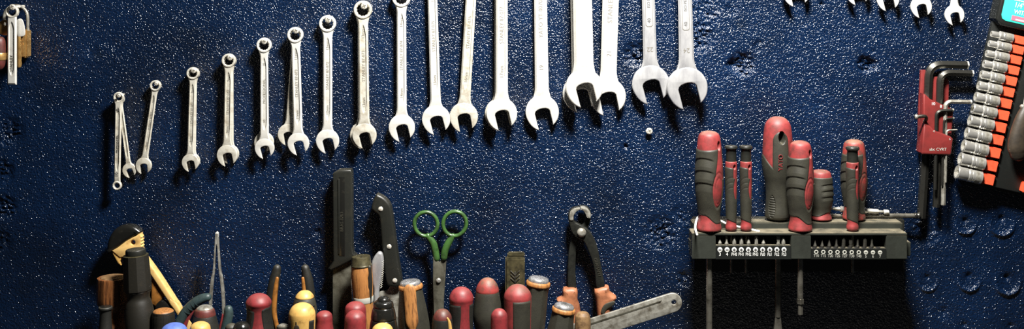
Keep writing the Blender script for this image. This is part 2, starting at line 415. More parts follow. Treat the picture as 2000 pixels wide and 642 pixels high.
def wrench(label, ring, jaw, d, rR, jR, w0, w1, m='chrome', words=None, size=None, group='combination wrenches hanging in the long row', name='combination_wrench', jrot=13, hole=.67, rec=True, cut=None):
    A, B = W(ring[0], ring[1], d), W(jaw[0], jaw[1], d)
    dx, dz = B.x - A.x, B.z - A.z; Ln = hypot(dx, dz)
    t = T(name, label, 'wrench', ring[0], ring[1], d, group, atan2(-dx, -dz))
    k = t.k; w0 *= k; w1 *= k; R = jR * k; rr = rR * k
    h = max(.0042, .42 * w1)
    t.add('ring_end', plate(ring_loops(rr, hole), h * 1.45, min(h * .25, rr * .1), 0, 2), m)
    t.add('shank', shank(-rr * .8, -Ln + R * .55, w0, w1, R * 1.42, R, h, rec, flare_top=rr), m)
    j = plate([jaw_outline(R, radians(jrot))], h * .92, h * .2, 0, 2)
    t.add('open_jaw', xf(j, Matrix.Translation((0, 0, -Ln))), m)
    L2 = Ln - rr - R
    yf = -h * .5 + h * .26 - .00004 if rec else -h * .5 - .00004
    if words: t.add('stamped_lettering', text(words, w1 * .42, 0, -rr - L2 * .45, yf, pi / 2, .00008), 'engrave')
    if size:
        for q in (.80, .14): t.add('size_mark', text(size, w1 * .40, 0, -rr - L2 * q, yf, pi / 2, .00008), 'engrave')
    return t

# double ring wrench (leftmost)
t = T('double_ring_wrench', 'thin double-ended ring wrench, leftmost of the hanging wrenches, number 8 at its top', 'wrench', 232, 190, .0150, 'wrenches at the left end', atan2(-(W(229, 362, .0150).x - W(232, 190, .0150).x), .112 ))
k = t.k; Lw = 172 * k
t.add('ring_end', plate(ring_loops(10.5 * k, .6), .0052, .0014, 0, 2), 'chrome_worn')
t.add('ring_end', xf(plate(ring_loops(9 * k, .58), .0052, .0014, 0, 2), Matrix.Translation((0, 0, -Lw))), 'chrome_worn')
t.add('shank', shank(-8 * k, -Lw + 7 * k, 13.5 * k, 12 * k, 13 * k, 8 * k, .005, True, 8 * k), 'chrome_worn')
t.add('stamped_lettering', text('PROFESSIONAL', 5 * k, 0, -Lw * .52, -.00205, pi / 2, .0002), 'engrave_dark')
t.add('size_mark', text('8', 9 * k, 0, -24 * k, -.0026, pi / 2, .0002), 'engrave_dark'); t.add('size_mark', text('10', 9 * k, 0, -Lw + 22 * k, -.0026, pi / 2, .0002), 'engrave_dark')
gl = 'wrenches at the left end'
wrench('small combination wrench half hidden behind the double-ended ring wrench', (234, 194), (253, 332), .0075, 9, 13.5, 9, 9.5, 'chrome_worn', 'STANLEY', None, gl)
wrench('small combination wrench leaning right at the top, beside the double-ended ring wrench', (304, 167), (281, 323), .0085, 10.5, 15.5, 11, 12, 'chrome_worn', 'STANLEY 87-069', '7mm', gl)
S1, S2 = 'STANLEY 87-0', 'mm'
wrench('small combination wrench behind its twin, third hanging spot from the left', (379, 144), (376, 314), .0052, 11, 15, 12, 13, 'chrome_worn')
wrench('small combination wrench in front of its twin, third hanging spot from the left', (377, 143), (372, 317), .0130, 12, 16.5, 13, 14, 'chrome_worn', 'STANLEY 87-071', '8mm')
wrench('combination wrench behind its twin, hanging straight left of the pair with a turned rear jaw', (449, 119), (449, 300), .0052, 12.5, 18, 14, 15, 'chrome_worn')
wrench('front combination wrench of the close pair left of the turned rear jaw', (447, 118), (444, 303), .0130, 13.5, 20, 15, 16, 'chrome_worn', 'STANLEY 87-072', '9mm')
wrench('combination wrench behind, only its turned jaw peeping out at both sides', (516, 89), (516, 277), .0052, 13, 19, 13, 14, 'chrome_worn', jrot=-13)
wrench('front combination wrench over a turned jaw, left of the leaning pair', (516, 88), (517, 289), .0130, 14.5, 19, 15, 17, 'chrome', 'PROFESSIONAL', '10')
wrench('thin combination wrench slanting out to the left from behind another, number 10 low on it', (577, 70), (563, 262), .0065, 13, 20, 11, 13, 'chrome_worn', None, '10')
wrench('combination wrench hanging in front of a slanting one on the same screw', (577, 68), (583, 280), .0145, 15.5, 21, 17, 18, 'chrome', 'STANLEY 87-073', '11mm')
wrench('single combination wrench between the leaning pair and the tall doubled wrench', (640, 46), (640, 275), .0095, 16.5, 22.5, 18, 18, 'chrome', 'STANLEY 87-072', '12mm')
wrench('tall combination wrench hidden behind its twin above the black knife', (708, 20), (709, 263), .0052, 17, 25, 19, 20, 'chrome_worn')
wrench('tall combination wrench with its whole ring in view above the black knife', (709, 19), (712, 264), .0140, 18, 23.5, 19, 20, 'chrome_worn', 'STANLEY 87-073', '13mm')
wrench('combination wrench whose ring is cut by the top edge, right of the tallest full ring', (784, -4), (785, 249), .0095, 18, 25.5, 18, 19, 'chrome', 'STANLEY 87-074', '14mm')
wrench('combination wrench touching the jaw of the slanted wrench on its right', (843, -60), (852, 233), .0095, 20, 27.5, 18, 20, 'chrome', 'STANLEY 87-075', '15mm')
wrench('combination wrench slanted so that its jaw points left, stained jaw', (924, -70), (906, 228), .0095, 21, 27.5, 20, 21, 'chrome_worn', 'STANLEY 87-076', '16mm')
wrench('combination wrench behind its twin above the green scissors side, edge showing at left', (977, -90), (977, 222), .0052, 22, 30, 22, 24, 'chrome_worn')
wrench('front combination wrench with number 17, second left of the pair of overlapping bright jaws', (980, -90), (980, 222), .0150, 22, 30, 22, 24, 'chrome', 'STANLEY 87-077', '17mm')
wrench('combination wrench with number 19, just left of the big overlapping bright jaws', (1054, -110), (1059, 219), .0075, 24, 32.5, 24, 27, 'chrome', 'YATO YT-0070', '19', rec=False)
wrench('large bright wrench whose jaw peeps out behind the leftmost of the big wrenches', (1127, -120), (1133, 182), .008, 28, 34, 30, 31, 'chrome')
wrench('large bright wrench lying over another, its jaw overlapping the neighbour to the right', (1135, -120), (1141, 171), .023, 28, 36, 36, 38, 'chrome', None, None, rec=False)
wrench('large bright wrench just right of the overlapping jaw, number 21 on the shank', (1196, -120), (1187, 188), .0095, 28, 35, 32, 31, 'chrome', 'STANLEY', '21', rec=False)
for lab, a, b, d, rR, jR, w0, w1, num in [('large dull grey wrench with number 22, left of the two grey ones', (1262, -140), (1271, 164), .010, 30, 36.5, 23, 27, '22'),
                                    ('large dull grey wrench with number 24, rightmost of the long row', (1334, -140), (1342, 171), .021, 32, 39.5, 25, 30, '24')]:
    t = wrench(lab, a, b, d, rR, jR, w0, w1, 'chrome_old', None, None, rec=False)
    k = t.k; Ln = (b[1] - a[1]) * k; h = max(.0042, .42 * w1 * k); yf = -h * .5 - .00004
    t.add('size_mark', text(num, 13 * k, 0, -Ln + (73 if num == '24' else 68) * k, yf, pi, .00012), 'engrave')
    zb = -Ln + 112 * k
    t.add('stamped_lettering', join(text('40', 9 * k, 0, zb + 12 * k, yf, pi / 2, .00012), text('ISO PE', 8 * k, 0, zb + 48 * k, yf, pi / 2, .00012)), 'engrave_dark')
    fr = [(-.2, 0), (.2, 0)]
    def rr_(w, z0, z1, r): return [(w, z1), (w, z0 + r), (w - r, z0), (-w + r, z0), (-w, z0 + r), (-w, z1)]
    t.add('panel_line', plate([rr_(7.2 * k, zb, zb + 150 * k, 3 * k)[:6] + rr_(6.4 * k, zb + 1 * k, zb + 149.5 * k, 3 * k)[::-1]], .0003, .00005, yf), 'engrave')
gt = 'wrenches cut off by the top edge at the right'
for lab, a, b, d, rR, jR, w in [('wrench cut by the top edge, only one prong tip showing, leftmost of five', (1555, -250), (1555, -16), .013, 22, 27, 18),
                           ('wrench at the top edge with two prong tips just in view', (1672, -240), (1675, -16), .013, 20, 24, 17),
                           ('wrench at the top edge showing the lower half of its jaw', (1730, -230), (1734, -2), .013, 18, 22, 16),
                           ('wrench at the top edge with a whole bright jaw in view, left of the smallest', (1795, -220), (1799, 13), .013, 17, 20.5, 15),
                           ('smallest wrench at the top right with part of its shank in view', (1862, -200), (1864, 29), .013, 15, 19, 14)]:
    wrench(lab, a, b, d, rR, jR, w, w, 'chrome', None, None, gt)

for px, py, r, d, lab in [(232, 187, 4.5, .0205, 'screw holding the double-ended ring wrench'), (305, 163.5, 4.5, .0135, 'screw holding the small wrench that leans right'),
                     (378, 138, 6.5, .0185, 'screw in the third ring from the left, small stained wrench'), (449, 113, 6.5, .0185, 'screw in the ring just left of the turned rear jaw wrench'),
                     (516, 81, 7, .0185, 'screw holding the wrench with a turned jaw behind it'), (578, 60, 7, .020, 'screw holding the leaning pair of wrenches'),
                     (641, 39, 7.5, .0145, 'screw holding the single wrench between the pairs'), (711, 12, 8, .0195, 'screw in the tallest fully visible ring above the black knife'),
                     (785, -9, 8, .0145, 'screw in the ring cut by the top edge'),
                     (1268, 256, 6.5, .005, 'lone silver screw in the bare board under the two grey wrenches')]:
    screw(px, py, r if r == 6.5 and px == 1268 else r * .8, d, lab)
screw(24, 14, 6, .034, 'screw in the ring of the flat steel tool at the left edge')

# ------------------------------------------------------------------ padlock, keys, flat bar at the left edge
t = T('flat_ring_wrench', 'flat pale steel ring tool hanging in front of the brass padlock', 'wrench', 24, 23, .029)
k = t.k
t.add('ring_end', plate([circle(0, 0, 12.5 * k, 36), circle(0, 0, 8 * k, 30)], .006, .0012, 0, 2), 'chrome_worn')
t.add('shank', shank(-10 * k, -142 * k, 18 * k, 18 * k, 18 * k, 1 * k, .005, True), 'chrome')
t.add('stamped_lettering', text('STANLEY', 8 * k, 0, -100 * k, -.0018, pi / 2, .0001), 'engrave')
t = T('padlock', 'brass padlock with steel shackle behind the flat steel tool', 'padlock', 40, 85, .011)
k = t.k
t.add('body', box(-22 * k, 17 * k, -.0075, .0075, -27 * k, 28 * k, .0016), 'brass')
arc = [t.P3(54, 60), t.P3(54, 36)] + [t.P3(31 + 23 * cos(a), 34 - 23 * sin(a)) for a in [pi * i / 8 for i in range(1, 8)]] + [t.P3(8, 36), t.P3(8, 56), ]
t.add('shackle', tube(arc, 3.2 * k, 12, round_ends=False), 'steel')
t = T('key', 'pale steel key hanging beside the flat steel tool, over the padlock', 'key', 41, 40, .0215)
k = t.k
t.add('bow', plate([cr2([t.P(33, 42), t.P(36, 37), t.P(42, 37), t.P(46, 44), t.P(49, 60), t.P(48, 69), t.P(42, 71), t.P(35, 70), t.P(33, 58)], 4, True)], .0022, .0004), 'chrome')
t.add('blade', plate([t.L([(35, 69), (41, 69), (40.5, 78), (42, 80), (40.5, 84), (42, 88), (40.6, 92), (42, 97), (41, 104), (42.4, 110), (41.5, 118), (42.5, 124), (41, 131), (36, 132), (34, 128)])], .0018, .0003), 'brass')
single('key_disc', 'round brass key head half hidden left of the flat steel tool', 'key', plate([circle(0, 0, 15 * S, 36), circle(0, 7 * S, 3 * S, 16)], .002, .0004), 'brass', 10, 54, .0225)
t = T('dark_red_handle', 'glossy dark red and black tool end cut by the left edge', 'tool handle', -2, 105, .03)
k = t.k
t.add('grip', lathe([(34 * k, .5 * k), (32 * k, 8 * k), (24 * k, 12 * k), (8 * k, 13 * k), (-8 * k, 13 * k), (-22 * k, 11 * k), (-30 * k, 6 * k), (-32 * k, .5 * k)], 28), 'maroon')
t.add('collar', lathe([(2 * k, 13.6 * k), (0, 14.4 * k), (-10 * k, 14.4 * k), (-12 * k, 13.6 * k)], 28, smooth=False), 'brass')

# ------------------------------------------------------------------ generic standing handles
def floor_dy(py, d):   # local z of the ledge below a point at (py, d)
    return Z_LEDGE - W(0, py, d).z
def stand(name, label, cat, px, py, d, group=None, rot=0.): return T(name, label, cat, px, py, d, group, rot)
def prof(t, pts): return [(-dy * t.k, r * t.k) for dy, r in pts]
def facet(nf, amt):   # octagonal cross-section
    def f(th, z, r):
        a = (th + pi / nf) % (2 * pi / nf) - pi / nf
        return r * ((1 - amt) + amt * cos(pi / nf) / cos(a))
    return f
def shaft_to_ledge(t, dy, r, m='rod', nm='shaft'):
    k = t.k; z1 = floor_dy(t.py, t.d)
    t.add(nm, lathe([(-dy * k, r * k), (z1, r * k)], 16, smooth=False), m)
HG = 'tool handles standing along the bottom'

# a: octagonal wooden handle
t = stand('wooden_handled_chisel', 'faceted brown wooden tool handle, leftmost big handle at the bottom', 'chisel', 220, 541, .05, HG)
t.add('handle', lathe(prof(t, [(0, 24), (.8, 28), (5, 29.5), (46, 29.5), (54, 27), (66, 23), (84, 23), (100, 27), (130, 31), (165, 30)]), 72, facet(12, .7), sharp=18), 'wood')
t.add('end_grain', lathe(prof(t, [(-1.2, 23), (1.5, 25)]), 72, facet(12, .7), smooth=False), 'wood_top')
for th, hh in ((.75, 34),):
    a = th; R = 28.3 * t.k
    pm = plate([[(-6.5 * t.k, -4 * t.k), (6.5 * t.k, -5 * t.k), (6 * t.k, -hh * t.k), (0, -(hh - 6) * t.k), (-6.5 * t.k, -hh * .9 * t.k)]], .0006, .0002)
    a8 = round(a / (pi / 6)) * pi / 6
    t.add('paint_patch', xf(pm, Matrix.Rotation(a8, 4, 'Z') @ Matrix.Translation((0, -R * .985, 0))), 'black_paint', label='dark brown paint patch')
shaft_to_ledge(t, 160, 8)
# b: small black flanged handle in front of it
t = stand('precision_screwdriver', 'small black flanged handle in front of the faceted wooden handle', 'screwdriver', 206, 598, .088, HG)
t.add('handle', lathe(prof(t, [(0, 10), (1, 13), (5, 13.4), (8, 11), (30, 11.5), (60, 14), (100, 14)]), 32, lambda th, z, r: r), 'rubber_dark')
t.add('cap', lathe(prof(t, [(-1.5, 8), (-.5, 10.5), (1, 11)]), 28, smooth=False), 'black_shiny')
shaft_to_ledge(t, 98, 5)
# c: big black faceted handle with a bulb
t = stand('black_handled_chisel', 'tall black faceted handle in front of the yellow and black hand tool', 'chisel', 265, 489, .07, HG, radians(-3))
t.add('handle', lathe(prof(t, [(8, 18), (10, 24), (14, 25), (70, 27.5), (76, 26.5), (84, 23), (92, 22), (104, 25.5), (124, 29), (150, 30), (200, 28)]), 80, lambda th, z, r: facet(10, .8)(th, z, r) if z > -78 * .00062 else r, sharp=24), 'black_paint')
t.add('cap', lathe(prof(t, [(-4, 10), (-3, 17), (-1, 19), (7, 19.5), (9, 18)]), 40), 'black')
t.add('seat_rim', lathe(prof(t, [(8, 20), (9, 24.6), (12, 24.9), (13, 22)]), 60, facet(10, .8), smooth=False), 'bronze')
shaft_to_ledge(t, 196, 9)
# d: yellow and black hand tool
t = T('plastic_cutter', 'yellow and black plastic hand tool slanting behind the tall black handle', 'hand tool', 250, 475, .022)
k = t.k
t.add('cover', plate([cr2([t.P(*p) for p in [(214, 494), (212, 478), (217, 460), (228, 445), (245, 437), (262, 438), (275, 446), (278, 452), (262, 462), (248, 471), (236, 480)]], 5, True)], .017, .0055, 0, 3), 'black_shiny')
hole = circle(*t.P(263, 471), 4.6 * k, 20)
teeth = []
for i in range(5): teeth += [(277 + i * .3, 457 + i * 6), (280 + i * .3, 461 + i * 6)]
t.add('jaw', plate([t.L([(222, 487), (233, 481), (250, 468), (277, 453)] + teeth + [(276, 490), (262, 502), (252, 505), (246, 498), (238, 500)]), hole], .0125, .0012, -.001), 'yellow_pale')
t.add('rear_block', plate([t.L([(221, 489), (233, 482), (241, 500), (237, 508), (239, 516), (233, 512)])], .012, .0014), 'yellow')
t.add('lower_handle', plate([strip([t.P(272, 490), t.P(300, 528), t.P(325, 566), t.P(342, 592)], [12 * k, 13 * k, 13 * k, 12 * k], 4)], .014, .0022, 0, 2), 'yellow_pale')
t.add('handle_tip', plate([cr2([t.P(*p) for p in [(334, 578), (345, 586), (352, 596), (355, 606), (350, 614), (342, 602), (332, 588)]], 4, True)], .0146, .0022, 0, 2), 'yellow_pale')
tz = [(301, 540)]
for i in range(6): tz += [(304 + i * 3.2, 551 + i * 4.6), (307.6 + i * 3.2, 551.5 + i * 4.6)]
t.add('inner_jaw', plate([t.L([(298, 545)] + tz + [(322, 578), (306, 596), (297, 590)])], .010, .001, .001), 'amber')
t.add('black_pad', plate([cr2([t.P(*p) for p in [(305, 596), (318, 583), (332, 592), (338, 604), (334, 616), (312, 606)]], 4, True)], .012, .002), 'black_shiny')
t.add('stem', plate([t.L([(240, 500), (275, 500), (322, 610), (330, 720), (290, 720), (285, 620)])], .008, .001, .003), 'black')
# e: wood-topped knurled handle
t = stand('knurled_screwdriver', 'black knurled handle with worn wood top, right of the tall black handle', 'screwdriver', 319, 606, .075, HG)
t.add('handle', lathe(prof(t, [(2, 20), (5, 21), (40, 22), (70, 22), (110, 20)]), 96, lambda th, z, r: r * (1 + .022 * sin(24 * th + z * 1500) * sin(24 * th - z * 1500)), n=10), 'black_paint')
t.add('worn_top', lathe(prof(t, [(-4, .5), (-3, 11), (0, 18.5), (4, 20.6), (7, 20.4)]), 40), 'wood_light')
shaft_to_ledge(t, 108, 8)
# f: blue end
t = stand('blue_screwdriver', 'rounded blue handle end at the bottom edge', 'screwdriver', 340, 634, .105, HG)
t.add('handle', lathe(prof(t, [(-4, .5), (-2.5, 10), (2, 19), (9, 24.5), (20, 26.5), (50, 25), (90, 24)]), 48), 'blue')
shaft_to_ledge(t, 88, 8)
# g: teal plier handles
t = T('teal_pliers', 'pliers with dark teal ribbed grips spread either side of the tweezers', 'pliers', 395, 640, .05)
k = t.k
hp = [(405, 580), (392, 584), (374, 596), (358, 616), (348, 640), (352, 680), (372, 705)]
t.add('grip', tube([t.P3(*p) for p in hp], [8 * k, 9.5 * k, 9.5 * k, 9.5 * k, 9.5 * k, 9 * k, 8 * k], 20), 'teal')
gp = [tube([t.P3(x0, y0), t.P3(x1, y1)], 10 * k, 20, round_ends=False) for x0, y0, x1, y1 in [(384.5, 589, 383, 590), (378.5, 593, 377, 594), (372, 599, 371, 600.3), (366, 606, 365, 607.5)]]
t.add('grip_rib', join(*gp), 'teal')
t.add('grip', tube([t.P3(*p) for p in [(446, 604), (446, 616), (440, 640), (428, 680), (412, 705)]], [8.5 * k, 9.5 * k, 9.5 * k, 9 * k, 8 * k], 20), 'teal')
t.add('grip_lining', tube([t.P3(379, 605, -.001), t.P3(368, 622, -.001), t.P3(360, 645, -.001), t.P3(372, 690, 0)], [2.5 * k, 4 * k, 4 * k, 4 * k], 12), 'red_deep', label='red inner edge of the grip')
t.add('grip_lining', tube([t.P3(436, 614, -.001), t.P3(431, 640, -.001), t.P3(418, 690, 0)], [2.5 * k, 4 * k, 4 * k], 12), 'red_deep', label='red inner edge of the grip')
z1 = floor_dy(640, .05)
t.add('jaw', plate([[(-12 * k, -60 * k), (12 * k, -60 * k), (8 * k, z1), (-8 * k, z1)]], .009, .001), 'steel_dark')
# h: black handle with maroon band
t = stand('maroon_banded_screwdriver', 'black handle with maroon band and dusty grey top between the teal grips', 'screwdriver', 400, 600, .088, HG)
t.add('handle', lathe(prof(t, [(12, 18), (15, 21), (30, 25), (48, 28), (70, 26), (100, 24)]), 48), 'rubber_dark')
t.add('band', lathe(prof(t, [(0, 13), (4, 18), (11, 20.4), (16, 20.8), (18, 18)]), 48), 'maroon')
t.add('cap', lathe(prof(t, [(-5, .5), (-4, 8), (-.5, 14), (3, 16), (5, 15)]), 40), 'steel')
shaft_to_ledge(t, 98, 8)
# i: yellow end and shard
t = stand('yellow_ended_screwdriver', 'low yellow handle end beside the blue one at the bottom edge', 'screwdriver', 391, 632, .108, HG)
t.add('handle', lathe(prof(t, [(-4, .5), (-3, 9), (1, 16), (7, 19.5), (20, 20.5), (50, 19), (86, 19)]), 40), 'yellow')
shaft_to_ledge(t, 84, 7)
single('yellow_offcut', 'thin pointed yellow strip between the blue and yellow handle ends', 'strip', plate([[(0, 0), (7 * S, -9 * S), (6 * S, -140 * S), (-6 * S, -140 * S), (-5 * S, -16 * S)]], .002, .0004), 'yellow_pale', 369, 624, .062)
# j: tweezers
t = T('tweezers', 'slim steel tweezers standing points up', 'tweezers', 424, 455, .03)
k = t.k
for s, xs in ((-1, [(423, 455), (420.5, 490), (418, 530), (415, 545), (411, 600), (412, 680), (422, 716)]), (1, [(425, 455), (427, 490), (430, 530), (433, 545), (437, 600), (435, 680), (426, 716)])):
    t.add('arm', plate([strip([t.P(*p) for p in xs], [3.0 * k, 2.6 * k, 3.4 * k, 4.6 * k, 4.6 * k, 4.6 * k, 5 * k], 5)], .007, .0005), 'steel')
t.add('tip', plate([t.L([(421, 454), (424, 451.5), (427, 455), (426.5, 474), (424.2, 478), (421.6, 474)])], .0062, .0008), 'chrome')
# l: black ball end with slit
t = stand('black_round_handle', 'black rounded handle end with a split, left of the big red dome', 'screwdriver', 472, 634, .1, HG)
def slit(th, z, r): return r - (.0016 if abs(th - .12) < .05 and z < .004 else 0)
t.add('handle', lathe(prof(t, [(-7, .5), (-5.5, 8), (-1, 13.5), (6, 16.5), (25, 17.5), (60, 16), (90, 16)]), 120, slit), 'black_shiny')
shaft_to_ledge(t, 88, 6)
t = stand('slotted_black_handle', 'small dark grey handle end touching the split black one', 'screwdriver', 452, 638, .085, HG)
t.add('handle', lathe(prof(t, [(-7, .5), (-6, 6), (-3, 10), (3, 12), (30, 12), (90, 11)]), 32), 'rubber')
shaft_to_ledge(t, 88, 5)

# red / black screwdriver handles -------------------------------------------------
def two_tone(t, pr, mask, core, grip, seg=96, extra=None, lift=.0009, n=10, name_core='handle', name_grip='grip'):
    """core lathe + grip shell that rises through it where mask(theta, z_px, r_px) > 0 (pixels)"""
    k = t.k; P_ = prof(t, pr)
    if n >= 9:     # even rows along the profile
        dn = cr2(P_, 12); acc = [0.]
        for a, b in zip(dn, dn[1:]): acc.append(acc[-1] + hypot(b[0] - a[0], b[1] - a[1]))
        P_ = []; j = 0; NR = 200 if seg > 120 else 130
        for i in range(NR):
            q = acc[-1] * i / (NR - 1)
            while j < len(acc) - 2 and acc[j + 1] < q: j += 1
            f = (q - acc[j]) / max(1e-9, acc[j + 1] - acc[j])
            P_.append((dn[j][0] + (dn[j + 1][0] - dn[j][0]) * f, dn[j][1] + (dn[j + 1][1] - dn[j][1]) * f))
    ex = extra or (lambda th, y, r: 0.)
    t.add(name_core, lathe(P_, seg, lambda th, z, r: max(1e-5, r + min(0, ex(th, -z / k, r / k)) * k), n=n, smooth=False, sharp=60), core)
    def gf(th, z, r):
        m = mask(th, -z / k, r / k)
        return max(1e-5, r + max(-.0009, min(lift, m * k * .55)) + ex(th, -z / k, r / k) * k - (.0 if r > .002 else .002))
    t.add(name_grip, lathe([(z, max(r, 1e-5)) for z, r in P_], seg, gf, n=n, smooth=False, sharp=60), grip)
# m: red dome with black sides
t = stand('red_dome_screwdriver', 'red domed screwdriver handle with black side grips, left of the yellow and black pliers', 'screwdriver', 505, 582, .082, HG)
two_tone(t, [(-9, .5), (-8, 9), (-4, 17), (3, 23), (9, 25), (16, 23), (26, 21.5), (44, 22), (64, 24), (100, 24), (140, 22)],
         lambda th, y, r: min(y - 15 - 6 * max(0, cos(th * 2)), (abs(((th - .15 + pi / 2) % pi) - pi / 2) - .42 + .10 * sin(y * .07)) * r), 'red_deep', 'rubber_dark')
shaft_to_ledge(t, 138, 8)
# n: yellow-black pliers
t = T('yellow_black_pliers', 'pliers with black grips and amber inner strips standing handles up', 'pliers', 570, 640, .035)
k = t.k
t.add('grip', tube([t.P3(*p) for p in [(541, 524), (536, 548), (531, 580), (530, 620), (536, 670), (555, 700)]], [8 * k, 10.5 * k, 11.5 * k, 12 * k, 11 * k, 9 * k], 24), 'rubber_dark')
t.add('grip', tube([t.P3(*p) for p in [(596, 524), (601, 548), (604, 580), (605, 620), (600, 670), (584, 700)]], [8 * k, 10.5 * k, 11.5 * k, 12 * k, 11 * k, 9 * k], 24), 'rubber_dark')
t.add('inlay', tube([t.P3(x, y, -.0055) for x, y in [(543, 541), (540, 560), (537, 590), (538, 615), (545, 645)]], [3.2 * k, 4.8 * k, 5.2 * k, 5 * k, 4.6 * k], 16, .8), 'amber')
t.add('inlay', tube([t.P3(x, y, -.0055) for x, y in [(593, 541), (594.5, 555), (597, 580), (598, 615), (592, 645)]], [3 * k, 4 * k, 4.8 * k, 5 * k, 4.6 * k], 16, .8), 'amber')
z1 = floor_dy(640, .035)
t.add('jaw', plate([[(-14 * k, -50 * k), (14 * k, -50 * k), (9 * k, z1), (-9 * k, z1)]], .01, .001), 'steel_dark')
# small grey thing at 558,637
t = stand('steel_capped_handle', 'little grey metal handle end low between red dome and yellow handle', 'screwdriver', 553, 638, .06, HG)
t.add('handle', lathe(prof(t, [(-4, 6), (-2.5, 11), (4, 13), (60, 13), (100, 12)]), 32), 'rubber')
t.add('cap', lathe(prof(t, [(-6, .5), (-5.4, 6), (-3, 9.5), (-2, 9)]), 32), 'steel')
shaft_to_ledge(t, 98, 6)
# o: yellow-topped black handle behind, yellow front one
t = stand('yellow_topped_screwdriver', 'black handle with scratched yellow top behind the yellow handle', 'screwdriver', 595, 578, .068, HG)
t.add('handle', lathe(prof(t, [(-1, 16), (3, 18), (8, 20.5), (16, 22.5), (30, 24), (70, 24), (160, 22)]), 72, lambda th, z, r: r * (1 - (.10 if abs(th - 1.0) < .22 and z < -.011 else 0))), 'rubber')
t.add('cap', lathe(prof(t, [(-11, .5), (-10, 8), (-6, 13.5), (-1, 17.2), (2, 18), (4, 16)]), 48), 'yellow')
shaft_to_ledge(t, 158, 8)
t = stand('yellow_screwdriver', 'yellow domed screwdriver handle with black grip slots', 'screwdriver', 590, 602, .1, HG)
two_tone(t, [(-11, .5), (-9.5, 10), (-4, 19), (5, 24.5), (14, 26), (40, 25), (70, 24), (120, 22)],
         lambda th, y, r: min(y - 19, (7.5 - abs(((th + .05 + pi / 6) % (pi / 3)) - pi / 6 - 0) * r * 1.0) if abs(th) > .22 else -3) if abs(th) > .0 else -2, 'yellow', 'rubber_dark')
k = t.k
t.add('hang_hole', xf(plate([circle(0, 0, 5.6 * k, 24, 7.5 * k)], .003, .0006), Matrix.Rotation(-.24, 4, 'Z') @ Matrix.Translation((0, -24.6 * k, -32 * k))), 'glove', label='dark oval hole')
shaft_to_ledge(t, 118, 8)
# q: small red knob
def knob(label, px, py, d, r, m='red_deep', taper=1.12, name='red_knob_screwdriver', top=.45):
    t = stand(name, label, 'screwdriver', px, py, d, HG)
    t.add('cap', lathe(prof(t, [(-r * top, .5), (-r * top * .8, r * .5), (-r * .08, r * .86), (r * .3, r * .98), (r * .9, r), (r * 2.0, r * taper), (r * 2.1, r * taper * .96)]), 48), m)
    t.add('grip', lathe(prof(t, [(r * 2.0, r * taper), (r * 2.4, r * taper * 1.02), (r * 5, r * taper), (r * 5.6, r)]), 40), 'rubber_dark')
    shaft_to_ledge(t, r * 5.5, r * .35)
    return t
knob('small red tapered handle end left of the long black knife', 633, 614, .085, 16.5)
knob('red knobbed handle end, the rear one of two touching below the wooden handle', 694, 598, .078, 21, 'red_deep', 1.0)
knob('red knobbed handle end, the front one of two touching below the wooden handle', 694, 616, .108, 21, 'red_deep', 1.06, top=.5)
# k: long black knife
t = T('long_knife', 'long knife standing blade down with straight black recessed handle', 'knife', 670, 420, .014)
k = t.k
hl = t.L([(651.5, 337), (664, 329.5), (687, 329), (689.5, 335), (690, 480), (692, 492), (697, 497), (691, 504), (668, 516), (648, 526), (643, 521), (653, 506), (652, 480)])
t.add('handle', plate([hl], .016, .0022, 0, 2), 'black')
t.add('inset_panel', plate([t.L([(664, 343), (675, 343), (675.4, 496), (664.5, 496)])], .0008, .0002, -.0081), 'black_shiny')
t.add('inset_panel', plate([t.L([(662, 347), (665.5, 347), (665.5, 492), (663, 492)])], .0016, .0003, -.0085), 'black')
t.add('molded_lettering', text('BRAS 8703', 8.5 * k, *t.P(669.5, 430), -.0087, pi / 2, .0003), 'rubber')
z1 = floor_dy(420, .014)
bl = t.L([(650, 515), (686, 500), (687.5, 640)]) + [(t.P(687, 0)[0], z1 + .01), (t.P(660, 0)[0], z1), t.P(650, 660)]
t.add('blade', plate([bl], .003, .0008), 'blade')
t.add('cutting_edge', plate([[t.P(685.6, 536), t.P(687.6, 536), (t.P(688.4, 0)[0], z1 + .012), (t.P(686, 0)[0], z1 + .012)]], .0022, .0005), 'chrome')
# kitchen knife
t = T('kitchen_knife', 'kitchen knife standing blade down with black handle and three steel rivets', 'knife', 762, 470, .016)
k = t.k
hl = cr2([t.P(*p) for p in [(736, 378), (743, 379), (753, 385), (763, 397), (767, 412), (771, 440), (779, 500), (786, 548), (780, 556), (770, 557), (757, 552), (752, 530), (748, 490), (744, 440), (741, 420), (733, 412), (727, 405), (730, 390)]], 5, True)
t.add('handle', plate([hl], .018, .003, 0, 2), 'black')
for p in [(745, 405), (761.5, 478), (772.5, 544)]:
    t.add('rivet', xf(lathe([(.0008, .0004), (.0006, 3.4 * k), (0, 4.6 * k), (-.001, 4.8 * k)], 24, smooth=False), Matrix.Translation((*[t.P(*p)[0], -.0094, t.P(*p)[1]],)) @ Matrix.Rotation(pi / 2, 4, 'X')), 'screw')
z1 = floor_dy(470, .016)
t.add('blade', plate([cr2([t.P(*p) for p in [(786, 552), (785, 600), (784, 660)]], 3) + [(t.P(775, 0)[0], z1)] + cr2([t.P(*p) for p in [(736, 660), (727, 600), (730, 582), (742, 569), (757, 565), (764, 552)]], 4)], .0028, .0006), 'steel')
